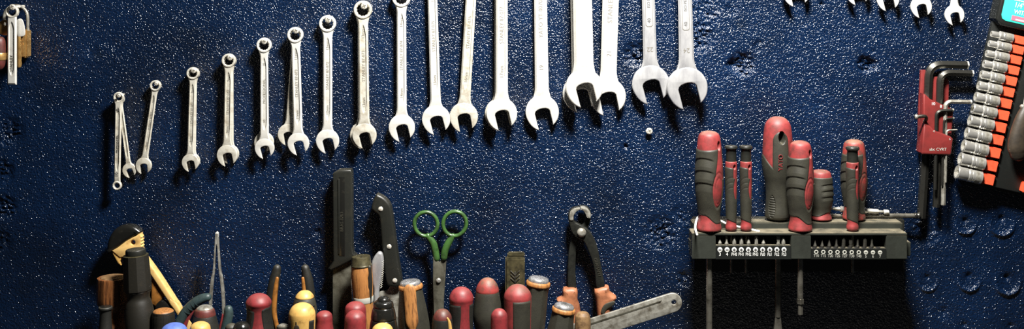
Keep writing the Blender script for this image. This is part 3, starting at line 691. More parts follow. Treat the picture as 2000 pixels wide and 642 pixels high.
# s: old wooden handle with steel ferrule
t = stand('wooden_handled_knife', 'chipped wooden handle with a steel band around its top', 'chisel', 705, 500, .045, HG, radians(-3))
def chip(th, z, r): return r * (1 - .16 * exp(-((th - .95) / .35) ** 2) * (exp(-((z + 42 * .00063) / .004) ** 2) + exp(-((z + 55 * .00063) / .003) ** 2)))
t.add('handle', lathe(prof(t, [(18, 17), (20, 19), (40, 21), (70, 20), (100, 18.5), (130, 18), (190, 16)]), 64, chip), 'wood_light')
t.add('ferrule', lathe(prof(t, [(-1.5, 4), (-1, 15), (0, 17.6), (2, 18.4), (15, 19), (17, 20.4), (19, 20), (20, 17)]), 48, smooth=False), 'bronze')
t.add('black_strip', tube([(16 * t.k, -.0068, -21 * t.k), (15.2 * t.k, -.0072, -55 * t.k), (14 * t.k, -.0072, -88 * t.k)], [5 * t.k, 5.5 * t.k, 3 * t.k], 14, .5), 'black_paint', label='black painted strip down one side')
t.add('tape', lathe(prof(t, [(78, 20.1), (80, 20.4), (87, 20.1), (89, 19.4)]), 40, smooth=False), 'print_grey', label='grey band low on the wood')
shaft_to_ledge(t, 186, 6)
# t: grey leaf-shaped handle
t = T('leaf_shaped_tool', 'grey leaf-shaped metal handle with ribbed edge beside the kitchen knife', 'hand tool', 737, 530, .032)
k = t.k
ol = [(735, 495), (739, 491), (744, 491), (747.5, 495), (749.5, 506), (749, 524), (745.5, 546), (741, 570), (739, 640), (736, 718), (728, 718), (728, 640), (730, 570), (727, 550), (726, 528), (726, 513), (730, 502)]
t.add('body', plate([cr2(t.L(ol), 4, True)], .009, .003, 0, 3), 'chrome_old')
t.add('ribbed_edge', join(*[tube([t.P3(749.6 - max(0, i - 5) * .45 * 1.0, 508 + i * 4.2, -.0015), t.P3(747.0 - max(0, i - 5) * .45, 510 + i * 4.2, -.0042)], .7 * k, 8, round_ends=True, smooth=False) for i in range(13)]), 'steel')
# v: black dome-ended handle
t = stand('black_dome_screwdriver', 'black stepped dome handle with glossy button on top, in front of the grey knife blade', 'screwdriver', 749, 587, .092, HG)
t.add('handle', lathe(prof(t, [(0, 15), (3, 18.5), (9, 20), (12, 19.4), (14, 21), (24, 23.5), (33, 24.5), (35.5, 23.4), (38, 25), (60, 28), (90, 28), (140, 25)]), 56, n=6), 'black_shiny')
t.add('cap', lathe(prof(t, [(-9, .5), (-8, 7), (-4, 11.5), (1, 13), (3, 14.5), (5, 14)]), 40), 'black_shiny')
shaft_to_ledge(t, 138, 8)
t = stand('pale_yellow_handle', 'pale yellow rounded handle end low in front of the black stepped dome', 'screwdriver', 747, 636, .118, HG)
t.add('handle', lathe(prof(t, [(-5, .5), (-4, 9), (0, 16), (6, 20), (16, 21), (70, 20)]), 40), 'yellow')
shaft_to_ledge(t, 68, 8)
# y: wood/black handle with steel cap
def capped(label, px, py, d, rot, rtop, rbot, L, strip_w, name='capped_chisel', star=False):
    t = stand(name, label, 'chisel', px, py, d, HG, rot)
    k = t.k
    t.add('handle', lathe(prof(t, [(9, rtop * 1.06), (12, rtop * 1.1), (L * .3, rtop + (rbot - rtop) * .4), (L * .6, rtop + (rbot - rtop) * .8), (L, rbot), (L + 60, rbot * .9)]), 60, facet(6, .45), sharp=30), 'rubber')
    t.add('collar', lathe(prof(t, [(3, rtop * .95), (5, rtop * 1.12), (9, rtop * 1.17), (12, rtop * 1.14), (14, rtop * 1.02)]), 56, lambda th, z, r: r * (1 + .02 * sin(5 * th) + .012 * sin(11 * th + 1))), 'wood_light')
    prf = [(-5, 1), (-4.6, rtop * .55), (-3, rtop * .86), (0, rtop * .98), (4, rtop * 1.0), (6, rtop * .95)]
    if star: prf = [(0, 1), (0, rtop * .3), (-4.8, rtop * .34), (-4.6, rtop * .6), (-3, rtop * .86), (0, rtop * .98), (4, rtop * 1.0), (6, rtop * .95)]
    t.add('cap', lathe(prof(t, prf), 60, (lambda th, z, r: r * (1 + .22 * cos(6 * th)) if r < rtop * k * .4 else r) if star else None, smooth=not star), 'cap_steel')
    if star: t.add('cap_recess', lathe(prof(t, [(-.6, .5), (-.5, rtop * .42), (1, rtop * .42)]), 24, smooth=False), 'slot')
    if strip_w:
        pts, rad = [], []
        for q in (.10, .2, .45, .7, .82):
            r_ = (rtop * 1.08 + (rbot - rtop) * min(1, q * 1.2)) * k
            pts.append((0, -r_ * .93, -L * q * k)); rad.append(strip_w * k * (1 if q < .8 else .55))
        t.add('wood_strip', tube(pts, rad, 18, .35), 'wood_light', label='bare wood strip down the front')
    shaft_to_ledge(t, L + 56, 8)
    return t
capped('steel-capped chisel handle with orange wood strip, left of the green scissors', 801, 551, .06, radians(-5), 20.5, 31, 100, 12)
# z: scissors
t = T('scissors', 'scissors with green ring handles standing blades down', 'scissors', 858, 545, .016)
k = t.k
def ringtube(cx, cy, rx, ry, rot=0.):
    return [t.P3(cx + rx * cos(a) * cos(rot) - ry * sin(a) * sin(rot), cy + rx * cos(a) * sin(rot) + ry * sin(a) * cos(rot)) for a in [2 * pi * i / 28 for i in range(29)]]
z1 = floor_dy(545, .016)
for nm, cx, cy, rx, ry, rot, stem, yo in (('left', 832, 437, 22.5, 23.5, -.25, [(836, 460), (846, 474), (850, 488), (853, 504)], -.0022), ('right', 888, 437, 22.5, 24, .3, [(884, 461), (875, 476), (869, 490), (867, 503)], .0022)):
    rt = tube(ringtube(cx, cy, rx, ry, rot), 4.0 * k, 14, 1.15, n=3, round_ends=False)
    st = tube([t.P3(*p) for p in stem], [5.5 * k, 7 * k, 7 * k, 6.5 * k], 16, .9)
    t.add('handle', xf(join(rt, st), Matrix.Translation((0, yo * .5, 0))), 'green')
    if nm == 'left': bl = [t.P(846, 500), t.P(853, 505), t.P(859, 511), t.P(866, 520), t.P(868, 540), t.P(867, 600), t.P(866, 690), (t.P(858, 0)[0], z1 + .004), t.P(849, 690), t.P(847.5, 600), t.P(846, 550)]
    else: bl = [t.P(872, 500), t.P(866, 503), t.P(858, 512), t.P(849, 524), t.P(845, 560), t.P(844, 640), (t.P(856, 0)[0], z1 + .004), t.P(862, 690), t.P(866, 600), t.P(870, 540)]
    t.add('blade', plate([bl], .003, .0005, yo), 'blade')
t.add('pivot_screw', xf(lathe([(.0022, .0002), (.002, 3 * k), (.001, 4.6 * k), (0, 5 * k), (-.004, 4.4 * k)], 24), Matrix.Translation((t.P(857, 546)[0], -.0038, t.P(857, 546)[1])) @ Matrix.Rotation(pi / 2, 4, 'X')), 'polished')
# maroon with yellow strip
t = stand('maroon_topped_screwdriver', 'dark handle with dull maroon top and yellow side stripe under the scissors', 'screwdriver', 864, 612, .098, HG)
t.add('handle', lathe(prof(t, [(8, 17), (11, 19), (30, 21), (60, 22), (110, 20)]), 48), 'rubber_dark')
t.add('cap', lathe(prof(t, [(-9, .5), (-8, 7), (-4, 12.5), (3, 17), (10, 18.6), (14, 17)]), 44), 'maroon')
t.add('stripe', tube([(11 * t.k, -15.5 * t.k, -5 * t.k), (14.6 * t.k, -14 * t.k, -16 * t.k), (16.5 * t.k, -14 * t.k, -40 * t.k), (16 * t.k, -13 * t.k, -70 * t.k)], [2 * t.k, 3.5 * t.k, 4 * t.k, 3 * t.k], 12, .7), 'yellow', label='yellow stripe')
shaft_to_ledge(t, 106, 8)
# big three
t = stand('red_black_screwdriver', 'red domed handle with black grips just right of the scissors', 'screwdriver', 901, 571, .078, HG)
two_tone(t, [(-11, .5), (-9.5, 9), (-4, 17), (4, 22), (11, 24), (18, 23), (30, 22), (60, 21.5), (90, 23), (150, 22)],
         lambda th, y, r: min(y - 20 - 8 * (1 if abs(th) < 0 else 0), (abs(((th - .42 + pi / 2) % pi) - pi / 2) - .50 + .1 * sin(y * .05)) * r), 'red_deep', 'rubber_dark')
shaft_to_ledge(t, 148, 8)
t = stand('bulbous_black_screwdriver', 'broad black handle with scuffed red top between two red-domed handles', 'screwdriver', 952, 556, .07, HG)
t.add('handle', lathe(prof(t, [(10, 20), (13, 22.5), (28, 25), (50, 28), (66, 28), (88, 24), (110, 23), (165, 22)]), 56), 'rubber')
t.add('cap', lathe(prof(t, [(-14, .5), (-12.5, 8), (-8, 14), (0, 19.5), (9, 22.4), (14, 22), (16, 20)]), 48), 'red_old')
shaft_to_ledge(t, 163, 8)
t = stand('red_grey_screwdriver', 'broad red domed handle with grey-black front grip below the brass file end', 'screwdriver', 1011, 570, .082, HG)
two_tone(t, [(-15, .5), (-13.5, 10), (-8, 18), (0, 24.5), (8, 27), (14, 27), (30, 26.5), (70, 26), (150, 24)],
         lambda th, y, r: min(y - 13, (.78 - abs(th - .42)) * r, 200), 'red', 'rubber')
shaft_to_ledge(t, 148, 8)
knob('small red rounded handle end in front, between the broad black and red-grey handles', 975, 612, .105, 16.5, 'red_deep', 1.0, top=.6)
# file block
t = T('brass_file', 'flat brass-coloured tool tang with embossed leaf mark standing behind the red handles', 'file', 1006, 530, .028)
k = t.k
z1 = floor_dy(530, .028)
t.add('body', box(-19 * k, 19 * k, -.008, .008, z1, 30 * k, .002), 'bronze')
t.add('top_plate', box(-15 * k, 19 * k, -.003, .0075, 29 * k, 37 * k, .0015), 'bronze')
t.add('leaf_mark', join(*[tube([t.P3(1006, 543 - i * 7 + 5, -.0082), t.P3(1006 + s * 8, 543 - i * 7 - 3, -.0082)], 1.2 * k, 8, smooth=False) for i in range(3) for s in (-1, 1)] + [tube([t.P3(1006, 552, -.0082), t.P3(1006, 528, -.0082)], 1.2 * k, 8, smooth=False)]), 'steel_dark')
# ac tilted capped handle
capped('steel-capped dark handle leaning right, beside the brass-coloured file end', 1052, 545, .05, radians(7), 20.5, 23.5, 96, 0)
# ae
capped('steel-capped dark handle with star-shaped recess in its cap, left of the orange grips', 1102, 597, .088, radians(9), 20, 27, 80, 0, star=True)
t = stand('plain_wooden_handle', 'pale plain wooden handle end between the pincer grips', 'chisel', 1138, 616, .07, HG)
t.add('handle', lathe(prof(t, [(-8, .5), (-7, 8), (-3, 12.5), (4, 15), (30, 16), (110, 15)]), 40), 'wood_top')
shaft_to_ledge(t, 108, 6)
# ad pincers
t = T('pincers', 'black pincers with faded orange grips standing jaws up', 'pincers', 1135, 452, .014)
k = t.k
z1 = floor_dy(452, .014)
ra = t.L(cr2([(1133, 402), (1124, 402.5), (1115, 406), (1110, 415), (1109.5, 425), (1112, 438), (1117, 452), (1128, 463), (1140, 470), (1148, 486), (1156, 508), (1161, 530), (1165, 560), (1180, 558), (1177, 535), (1172, 508), (1166, 480), (1158, 460), (1148, 446), (1134, 437), (1122, 430), (1121, 420), (1125, 411), (1132, 406)], 4, True))
t.add('arm', plate([ra], .010, .0016, -.0025, 2), 'forged')
la = t.L(cr2([(1132, 402), (1142, 402), (1150, 406), (1154, 414), (1154, 425), (1152, 436), (1146, 450), (1136, 466), (1126, 480), (1125, 500), (1124, 530), (1125, 565), (1110, 565), (1109, 530), (1110, 500), (1113, 478), (1118, 460), (1128, 446), (1138, 438), (1142, 430), (1142, 420), (1139, 411), (1133, 406)], 4, True))
t.add('arm', plate([la], .008, .0014, .0045, 2), 'forged')
t.add('cutting_edge', plate([cr2(t.L([(1132, 403), (1122, 404), (1114, 409), (1111, 418), (1112, 427), (1119, 427), (1120, 419), (1125, 411), (1132, 407)]), 4, True)], .0105, .0012, -.0035), 'steel')
t.add('cutting_edge', plate([cr2(t.L([(1134, 403), (1143, 404), (1150, 409), (1153.5, 417), (1152, 424), (1145, 422), (1143, 416), (1139, 410), (1134, 407)]), 4, True)], .0105, .0012, -.002), 'steel')
t.add('pivot', xf(lathe([(.004, .0002), (.0036, 4.5 * k), (.002, 8 * k), (0, 9 * k), (-.005, 8 * k)], 32), Matrix.Translation((t.P(1135, 451)[0], -.0085, t.P(1135, 451)[1])) @ Matrix.Rotation(pi / 2, 4, 'X')), 'steel')
t.add('forged_lettering', xf(text('GERMANY', 8 * k, 0, 0, -.0077, radians(-75), .0003), Matrix.Translation((t.P(1166, 519)[0], 0, t.P(1166, 519)[1]))), 'rubber')
t.add('grip', plate([cr2(t.L([(1101, 563), (1126, 563), (1128, 585), (1133, 600), (1136, 640), (1140, 700), (1150, 722), (1132, 722), (1112, 690), (1100, 640), (1090, 594), (1088, 584), (1099, 578)]), 4, True)], .020, .006, .003, 3), 'orange')
gr = plate([cr2(t.L([(1161, 563), (1186, 556), (1191, 568), (1203, 577), (1200, 586), (1196, 592), (1192, 606), (1196, 625), (1200, 660), (1190, 715), (1172, 715), (1170, 660), (1167, 620), (1164, 585)]), 4, True)], .020, .006, -.002, 3)
gro = t.add('grip', gr, 'orange')
t.add('grip_inlay', plate([cr2(t.L([(1172, 604), (1178, 590), (1190, 584), (1199, 583), (1197, 590), (1184, 598), (1178, 607)]), 4, True)], .003, .001, -.0118), 'rubber', gro)
t.add('grip_inlay', plate([cr2(t.L([(1181, 634), (1184, 622), (1192, 616), (1196, 630), (1198, 660), (1192, 690), (1184, 680)]), 4, True)], .003, .001, -.0118), 'rubber', gro)
# af steel bar
t = T('steel_blade_bar', 'worn flat steel bar with a round hole, leaning low right of the pincers', 'steel bar', 1250, 610, .045, rot=radians(-17.5))
k = t.k
c = [(-150, 17), (-150, -19)]
outl = [(-190 * k, 18 * k), (62 * k, 19 * k)] + [(k * (66 + 19 * cos(a)), k * (0 + 19 * sin(a))) for a in [pi / 2 - pi * i / 14 for i in range(1, 14)]] + [(62 * k, -19 * k), (-190 * k, -20 * k)]
hole = circle(69 * k, 0, 4.6 * k, 24)
t.add('bar', plate([outl, hole], .004, .0009, 0, 2), 'steel')
t.add('ground_strip', plate([[(-180 * k, 6 * k), (44 * k, 8 * k), (48 * k, 11 * k), (-180 * k, 10 * k)]], .0003, .0001, -.0021), 'blade')

# ------------------------------------------------------------------ screwdriver rack
t = T('screwdriver_rack', 'dusty black plastic rack holding red and black screwdrivers and small bits', 'tool rack', 1562, 480, .0)
RK = t
def RX(px, d): return W(px, 0, d).x - t.o.location.x
def RZ(py, d): return W(0, py, d).z - t.o.location.z
FD, BD = .072, .046          # front face depth, rear bar front depth
x0, x1 = RX(1352, FD), RX(1772, FD); zt, zb = RZ(455, FD), RZ(506, FD)
xa, xb, xc, xd = RX(1398, FD), RX(1545, FD), RX(1584, FD), RX(1731, FD)
zw0 = RZ(459.5, FD); zw1 = RZ(479, FD)
t.add('rear_bar', box(RX(1354, BD), RX(1763, BD), -BD, -.022, RZ(470, BD), RZ(434.5, BD), .001), 'rack')
t.add('top_plate', box(x0, x1, -FD, -BD + .001, zw0, zt, .0006), 'rack')
for a, b in ((x0, xa), (xb, xc), (xd, x1)):
    t.add('end_block', box(a, b, -FD, -BD + .001, zb, zw0 + .0005, .0008), 'rack')
t.add('back_panel', box(xa, xd, -BD - .004, -BD + .0012, zb, zw0, 0), 'slot')
def ledge(a, b, slope):
    n = 10; w = b - a
    t.add('bit_ledge', box(a, b, -FD + .002, -BD, zb + .001, zw1 - slope, .0006), 'rack')
    t.add('label_strip', box(a, b, -FD - .0004, -FD + .0022, zb, zw1 - slope - .0006, .0003), 'case')
ledge(xa, xb, 0); ledge(xc, xd, RZ(480, FD) - RZ(485.5, FD))
t.add('side_clip', box(RX(1348, .06), x0 + .001, -.060, -.044, RZ(488, .06), RZ(468, .06), .001), 'rack')
t.add('side_clip', box(x1 - .001, RX(1779, .06), -.060, -.044, RZ(500, .06), RZ(472, .06), .001), 'rack')
t.add('wall_bracket', box(RX(1356, .02), RX(1766, .02), -.0215, -.0012, RZ(530, .02), RZ(426.5, .016), .001), 'black')
# printed marks
kf = S * fac(FD)
marks1 = ['3', '4', 'PH0', 'PH1', 'PH2', 'PH3', 'Pz0', 'Pz1', 'Pz2', 'Pz3']; marks2 = ['T10', 'T15', 'T20', 'T25', 'T27', 'T30', 'T40', '5', '6', '7']
mx1 = [1406 + i * 13.9 for i in range(10)]; mx2 = [1594 + i * 13.85 for i in range(10)]
yf = -FD - .00055
for i, (a, px) in enumerate(zip(marks1, mx1)):
    cx, cz = RX(px, FD), RZ(487, FD)
    dsc = plate([circle(cx, cz, 4.7 * kf, 24)], .0003, .00005, yf)
    dk = t.add('symbol_disc', dsc, 'white')
    bars = [box(cx - 3 * kf, cx + 3 * kf, yf - .0005, yf - .0001, cz - .6 * kf, cz + .6 * kf, 0)]
    if i > 1: bars.append(box(cx - .7 * kf, cx + .7 * kf, yf - .0005, yf - .0001, cz - 3 * kf, cz + 3 * kf, 0))
    if i > 5: bars.append(plate([circle(cx, cz, 2.0 * kf, 4)], .0004, 0, yf - .0003))
    t.add('symbol', join(*bars), 'slot', dk)
    t.add('size_label', text(a, 9.0 * kf, cx, RZ(496.2, FD), yf, 0, .0001, sx=.72 if len(a) > 1 else 1), 'white')
for i, (a, px) in enumerate(zip(marks2, mx2)):
    cx, cz = RX(px, FD), RZ(491.5 + i * .12, FD)
    if i < 7: g_ = plate([circle(cx, cz, 4.2 * kf, 24), circle(cx, cz, 2.4 * kf, 6, a0=.5)], .0003, .00005, yf)
    else: g_ = plate([circle(cx, cz, 4.2 * kf, 24), [(cx - 2.6 * kf, cz + .8 * kf), (cx + 2.6 * kf, cz + .8 * kf), (cx + 2.6 * kf, cz - .8 * kf), (cx - 2.6 * kf, cz - .8 * kf)]], .0003, .00005, yf)
    t.add('symbol_ring', g_, 'print_grey')
    t.add('size_label', text(a, 7.6 * kf, cx, RZ(499 + i * .15, FD), yf, 0, .0001, sx=.85), 'print_grey')
    hx = cx - 2 * kf; hz = zw1 - (RZ(480, FD) - RZ(485.5, FD))
    t.add('bit_hole', xf(lathe([(.0003, 4.8 * kf), (-.002, 4.8 * kf)], 24, smooth=False), Matrix.Translation((hx, -.0675, hz))), 'slot')

# bits
def bit(px, side, mark, kind, h):
    d = .0675
    zl = (t_rack_z + zw1) if side == 'left' else (t_rack_z + zw1 - (RZ(480, FD) - RZ(485.5, FD)))
    where = 'left' if side == 'left' else 'right'
    me = None; kk = S * fac(d); r = 3.7 * kk; H = h * kk
    hexb = lathe([(0.002, r), (-.0045, r)], 6, smooth=False, sharp=20)
    if kind == 'cone': tip = lathe([(H, .4 * kk), (.6 * H, r * .45), (.0018, r)], 16, smooth=False)
    elif kind == 'flat': tip = plate([[(-r * .9, H), (r * .9, H), (r * .9, H * .6), (r * .5, .001), (-r * .5, .001), (-r * .9, H * .6)]], .0016, .0002)
    elif kind == 'cross': tip = lathe([(H, .5 * kk), (H * .8, r * .75), (H * .35, r), (.001, r)], 32, lambda th, z, q: q * (.68 + .32 * abs(cos(2 * th))), smooth=False)
    elif kind == 'star': tip = lathe([(H, .4 * kk), (H, r * 1.0), (H * .5, r), (.001, r * .9)], 36, lambda th, z, q: q * (.85 + .15 * cos(6 * th)), smooth=False)
    else: tip = lathe([(H, .4 * kk), (H, r * .55), (H * .35, r * .55), (.001, r)], 16, smooth=False)
    me = join(hexb, tip)
    o = single('screwdriver_bit', f'short steel bit standing over the mark {mark} in the {where} window of the rack', 'bit', me, 'steel' if side == 'left' else 'steel_dark', px, 480, d, 'driver bits in the rack')
    o.location.z = zl + .0001
t_rack_z = t.o.location.z
for px, mk, kd, h in zip([1406, 1419, 1434, 1448, 1462, 1477, 1491, 1520, 1530], ['3', '4', 'PH0', 'PH1', 'PH2', 'PH3', 'Pz0', 'Pz2', 'Pz3'], ['cone', 'pin', 'cross', 'cross', 'cone', 'star', 'cone', 'flat', 'cross'], [14, 17, 17, 18, 18, 17, 14, 17, 15]):
    bit(px, 'left', mk, kd, h)
for i, (mk, kd, h) in enumerate(zip(marks2[:9], ['cone', 'cone', 'cone', 'pin', 'star', 'flat', 'pin', 'star', 'pin'], [15, 15, 18, 22, 19, 15, 16, 18, 24])):
    bit(mx2[i] - 2, 'right', mk, kd, h)

# rack screwdrivers
def ss(a, b, x):
    x = max(0., min(1., (x - a) / (b - a))); return x * x * (3 - 2 * x)
def ergo(label, px, top, bottom, d, wscale=1., flip=1, hole=True, core='red', grip='rubber', rod=None, group='screwdrivers in the rack', short=False):
    """fat ergonomic handle, red cap / base, black grip with finger creases and a red oval window"""
    t = T('screwdriver', label, 'screwdriver', px, bottom, d, group)
    H = bottom - top; h = H / 190.0; w = wscale
    t_ = t
    off = lambda dy: dy * h - H
    pr = [(off(q), r * w) for q, r in [(0, .5), (1, 9), (4, 16), (10, 20.5), (24, 23), (45, 24.5), (75, 26.5), (105, 26.5), (130, 24), (150, 21), (165, 20.5), (176, 22.5), (184, 24), (188, 22.5), (190, 16)]]
    R = 26 * w
    def mask(th, y, r):
        q = (y + H) / h; th = th * flip
        s = th * 26
        cap = q - (31 + 4 * cos(th + .6)) if not short else q - 26
        base = (158 + 16 * ss(-16, 16, s)) - q
        m = min(cap, base)
        if -90 < s < 120 and not short:
            lo = 12 + 4 * sin(q * .05); hi = 38
            if q < 90: m = min(m, max(lo - s, s - hi))
            e = (hypot((s - 17) / 14.0, (q - 110) / 33.0) - 1) * 14
            m = min(m, e)
        return m
    def ex(th, y, r):
        q = (y + H) / h; s = th * flip * 26; v = 0.
        for c in (52, 75, 98):
            e = q - (c + .010 * (s + 16) ** 2 - 2)
            if -46 < s < 8 and -1.5 < e < 15: v -= 1.7 * min(1, (e + 1.5) / 2.5) * (1 - max(0, e) / 15) * ss(8, -2, s)
        if hole:
            e = hypot((s - 21) / 4.6, (q - 27) / 7.5)
            if e < 1.25: v -= 13 * ss(1.25, .85, e)
        if not short:
            e = abs(hypot((s - 17) / 14.0, (q - 110) / 33.0) - 1.0) * 14
            if e < 1.6: v -= .9 * (1 - e / 1.6)
            e2 = abs(hypot((s - 17) / 9.0, (q - 112) / 25.0) - 1.0) * 9
            if e2 < 1.4: v -= .6 * (1 - e2 / 1.4)
        return v
    two_tone(t, pr, mask, core, grip, 160, ex, lift=.0008, n=9)
    return t
def rod_part(t, py0, py1, r, m='rod', tipf=None, nm='shaft'):
    k = t.k
    P_ = [(-(py0 - t.py) * k, r * k), (-(py1 - t.py) * k, r * k)]
    return t.add(nm, lathe(P_, 20, smooth=False), m)
a = ergo('large red and black screwdriver with lanyard hole, leftmost in the rack', 1385, 255, 450.3, .0600)
rod_part(a, 444, 690, 6.0)
a = ergo('red and black screwdriver in front of the tallest handle, with red oval window', 1563, 274, 450.3, .0600, .96)
rod_part(a, 444, 582, 5.6)
k = a.k
a.add('bit_socket', lathe([(-(580 - 448) * k, 5 * k), (-(581 - 448) * k, 7 * k), (-(590 - 448) * k, 7 * k), (-(591 - 448) * k, 5 * k), (-(611 - 448) * k, 5 * k), (-(612 - 448) * k, 4 * k)], 6, smooth=False, sharp=20), 'rod')
a = ergo('faded grey and red screwdriver standing behind the thin one on the right', 1668, 272, 428, .032, .92, hole=False, core='red_old')
rod_part(a, 418, 500, 5)
a = ergo('short stubby red and black screwdriver behind the others, no hole', 1603, 331, 428, .032, .88, flip=-1, hole=False, short=True)
rod_part(a, 418, 490, 5)
# tallest handle
t = T('screwdriver', 'tallest screwdriver in the rack, red shoulders and black front with red lettering', 'screwdriver', 1519, 428.4, .032, 'screwdrivers in the rack')
def mask_t(th, y, r):
    q = y + 200; s = th * 28
    arch = 13 - abs(s) * .9 + 0 if False else 15.5 - abs(s)
    if q < 44: arch = 15.5 - hypot(s, (q - 44) * .85)
    low = q - (88 + 16 * cos(th * 2))
    return min(max(arch, low), 1e3) if abs(th) < 2.0 else max(-5, q - 75)
def ex_t(th, y, r):
    q = y + 200; s = th * 28; v = 0.
    e = hypot((s - 2) / 5.5, (q - 37) / 10.5)
    if e < 1.25: v -= 16 * ss(1.25, .85, e)
    e = hypot((s + 20) / 9, (q - 172) / 22)
    if e < 1: v -= 1.0 + .7 * sin(q * 1.35)
    return v
two_tone(t, [(-201, .5), (-200, 10), (-195, 18), (-186, 24), (-170, 27), (-140, 29), (-112, 29.5), (-90, 27), (-70, 23), (-50, 21.5), (-30, 22), (-12, 23.5), (-5, 22), (0, 14)], mask_t, 'red', 'rubber', 160, ex_t, lift=.0008, n=9)
k = t.k
t.add('lettering', xf(text('YATO', 12 * k, 0, 0, 0, pi / 2, .0005), Matrix.Translation((-1 * k, -29.2 * k - .0010, 116 * k)) @ Matrix.Rotation(radians(4), 4, 'X')), 'red_deep', label='red lettering on the black grip')
rod_part(t, 420, 618, 6.0)
t.add('flat_blade', plate([[(-5.5 * k, -190 * k), (5.5 * k, -190 * k), (10 * k, -232 * k), (10 * k, -250 * k), (-10 * k, -250 * k), (-10 * k, -232 * k)]], .005, .001), 'rod')
# thin ones
def slim(label, px, top, d, bottom, w=1.):
    t = T('precision_screwdriver', label, 'screwdriver', px, bottom, d, 'slim screwdrivers in the rack')
    H = bottom - top; h = H / 166.
    pr = [(q * h - H, r * w) for q, r in [(30, 9), (31, 11), (44, 11.5), (70, 11), (100, 10.5), (140, 9.5), (150, 9.5), (158, 11), (163, 10.5), (166, 7)]]
    def mask(th, y, r):
        q = (y + H) / h; s = th * 11
        m = min(q - 42 - 2 * sin(th), (147 + 4 * sin(th)) - q)
        if q < 62: m = min(m, max(2.5 - s, s - 30))
        return min(m, (hypot((s - 9) / 5.5, (q - 82) / 21) - 1) * 6)
    def ex(th, y, r):
        q = (y + H) / h; s = th * 11; v = 0.
        e = hypot((s - 5) / 2.6, (q - 40) / 4.)
        if e < 1.2: v -= 5 * ss(1.2, .8, e)
        for c in (60, 70, 80):
            e = abs(q - c - .05 * s * s)
            if s < 2 and e < 2: v -= .5 * (1 - e / 2)
        return v
    two_tone(t, pr, mask, 'red', 'rubber', 96, ex, lift=.0006, n=9)
    k = t.k
    t.add('swivel_cap', lathe([((H - q * h) * k, r * w * k) for q, r in [(-1, 6), (-.5, 11.5), (1, 12.6), (4, 12.6), (6, 10.5), (8, 9.6), (18, 10), (30, 10), (31, 9)]], 40, smooth=False), 'black')
    rod_part(t, bottom - 2, 532, 2.4 if w < 1.05 else 3)
    return t
slim('slim red and black screwdriver, left one of the matching pair beside the leftmost big handle', 1428, 285, .060, 450)
slim('slim red and black screwdriver, right one of the matching pair beside the leftmost big handle', 1457, 285, .060, 450)
slim('slim red and black screwdriver standing alone in front of the faded handle on the right', 1665, 287, .060, 450, 1.05)
# steel rod and extension lying on the rack
t = T('steel_rod', 'long dark steel rod lying along the rack behind the handles, ball end at right', 'steel rod', 1700, 421, .016)
k = t.k
t.add('rod', tube([t.P3(1545, 421), t.P3(1786, 421)], 4.6 * k, 18, smooth=False, round_ends=False), 'rod')
t.add('ball_end', xf(lathe([(0, 2 * k), (-1 * k, 5 * k), (-4 * k, 6 * k), (-7 * k, 5 * k), (-8 * k, 5.8 * k), (-12 * k, 5.8 * k), (-13 * k, 3 * k)], 24), Matrix.Translation((t.P(1798, 421)[0], 0, 0)) @ Matrix.Rotation(pi / 2, 4, 'Y')), 'black_oxide')
t = T('bit_extension', 'bright chrome bit extension lying across the rack behind the faded handle', 'bit holder', 1690, 411, .019, rot=radians(3.5))
k = t.k
def seg_(x0, x1, r0, r1, m, nm, sg=18): t.add(nm, xf(lathe([((x1 - 1690) * k, r1 * k * .8), ((x1 - 1690 - 1) * k, r1 * k), ((x0 - 1690 + 1) * k, r0 * k), ((x0 - 1690) * k, r0 * k * .8)], sg, smooth=False), Matrix.Rotation(pi / 2, 4, 'Y')), m)
seg_(1620, 1641, 1.5, 4, 'steel', 'tip'); seg_(1641, 1652, 6, 6, 'polished', 'collar'); seg_(1652, 1684, 4, 4, 'steel', 'shaft')
seg_(1684, 1694, 6, 6, 'polished', 'collar'); seg_(1694, 1716, 5, 4.6, 'chrome', 'sleeve', 6); seg_(1716, 1726, 2.6, 2.6, 'steel', 'neck'); seg_(1726, 1736, 4.6, 4.6, 'chrome', 'hex_end', 6)
# white cord
kk = S * fac(.05)
t = T('white_cord', 'white cord drawn slack behind the left screwdriver handles on the rack', 'cord', 1410, 440, .058)
t.add('cord', tube([t.P3(1354, 447.5, -.030), t.P3(1356, 442, -.008), t.P3(1361, 428, 0), t.P3(1372, 424, .012), t.P3(1395, 428, .012), t.P3(1410, 433, .004), t.P3(1422, 437.5, .0), t.P3(1450, 444, -.001), t.P3(1481, 450, -.004)], 2.1 * t.k, 10), 'cord')

# ------------------------------------------------------------------ hex key set
t = T('hex_key_holder', 'red plastic holder for hex keys hanging on a hook nail', 'tool holder', 1820, 220, .012)
k = t.k
t.add('back_plate', plate([t.L([(1800, 137), (1809, 137), (1811, 150), (1850, 150), (1855, 160), (1853, 250), (1848, 298), (1795, 298), (1796, 220)])], .006, .001, .005), 'holder_red')
up = plate([t.L([(1798, 181), (1803, 183), (1812, 192), (1855, 211), (1857, 216), (1854, 262), (1797, 262)])], .014, .0022, -.003, 2)
t.add('front_pocket', up, 'holder_red')
lo = plate([t.L([(1796, 236), (1800, 238), (1808, 242), (1815, 250), (1848, 263), (1853, 268), (1850, 296), (1847, 300), (1793, 298), (1790, 294)])], .020, .0026, -.006, 2)
t.add('front_pocket', lo, 'holder_red')
t.add('size_number', text('10', 8 * k, *t.P(1817, 201), -.0101, 0, .0002), 'white')
t.add('size_number', text('8', 8 * k, *t.P(1832, 206), -.0101, 0, .0002), 'white')
t.add('size_number', text('4', 6 * k, *t.P(1815, 253), -.0161, 0, .0002), 'print_grey')
t.add('size_number', text('6', 6 * k, *t.P(1846, 268), -.0161, 0, .0002), 'print_grey')
t.add('lettering', text('abc CVRT', 8 * k, *t.P(1823, 288), -.0161, 0, .0002), 'print_grey')
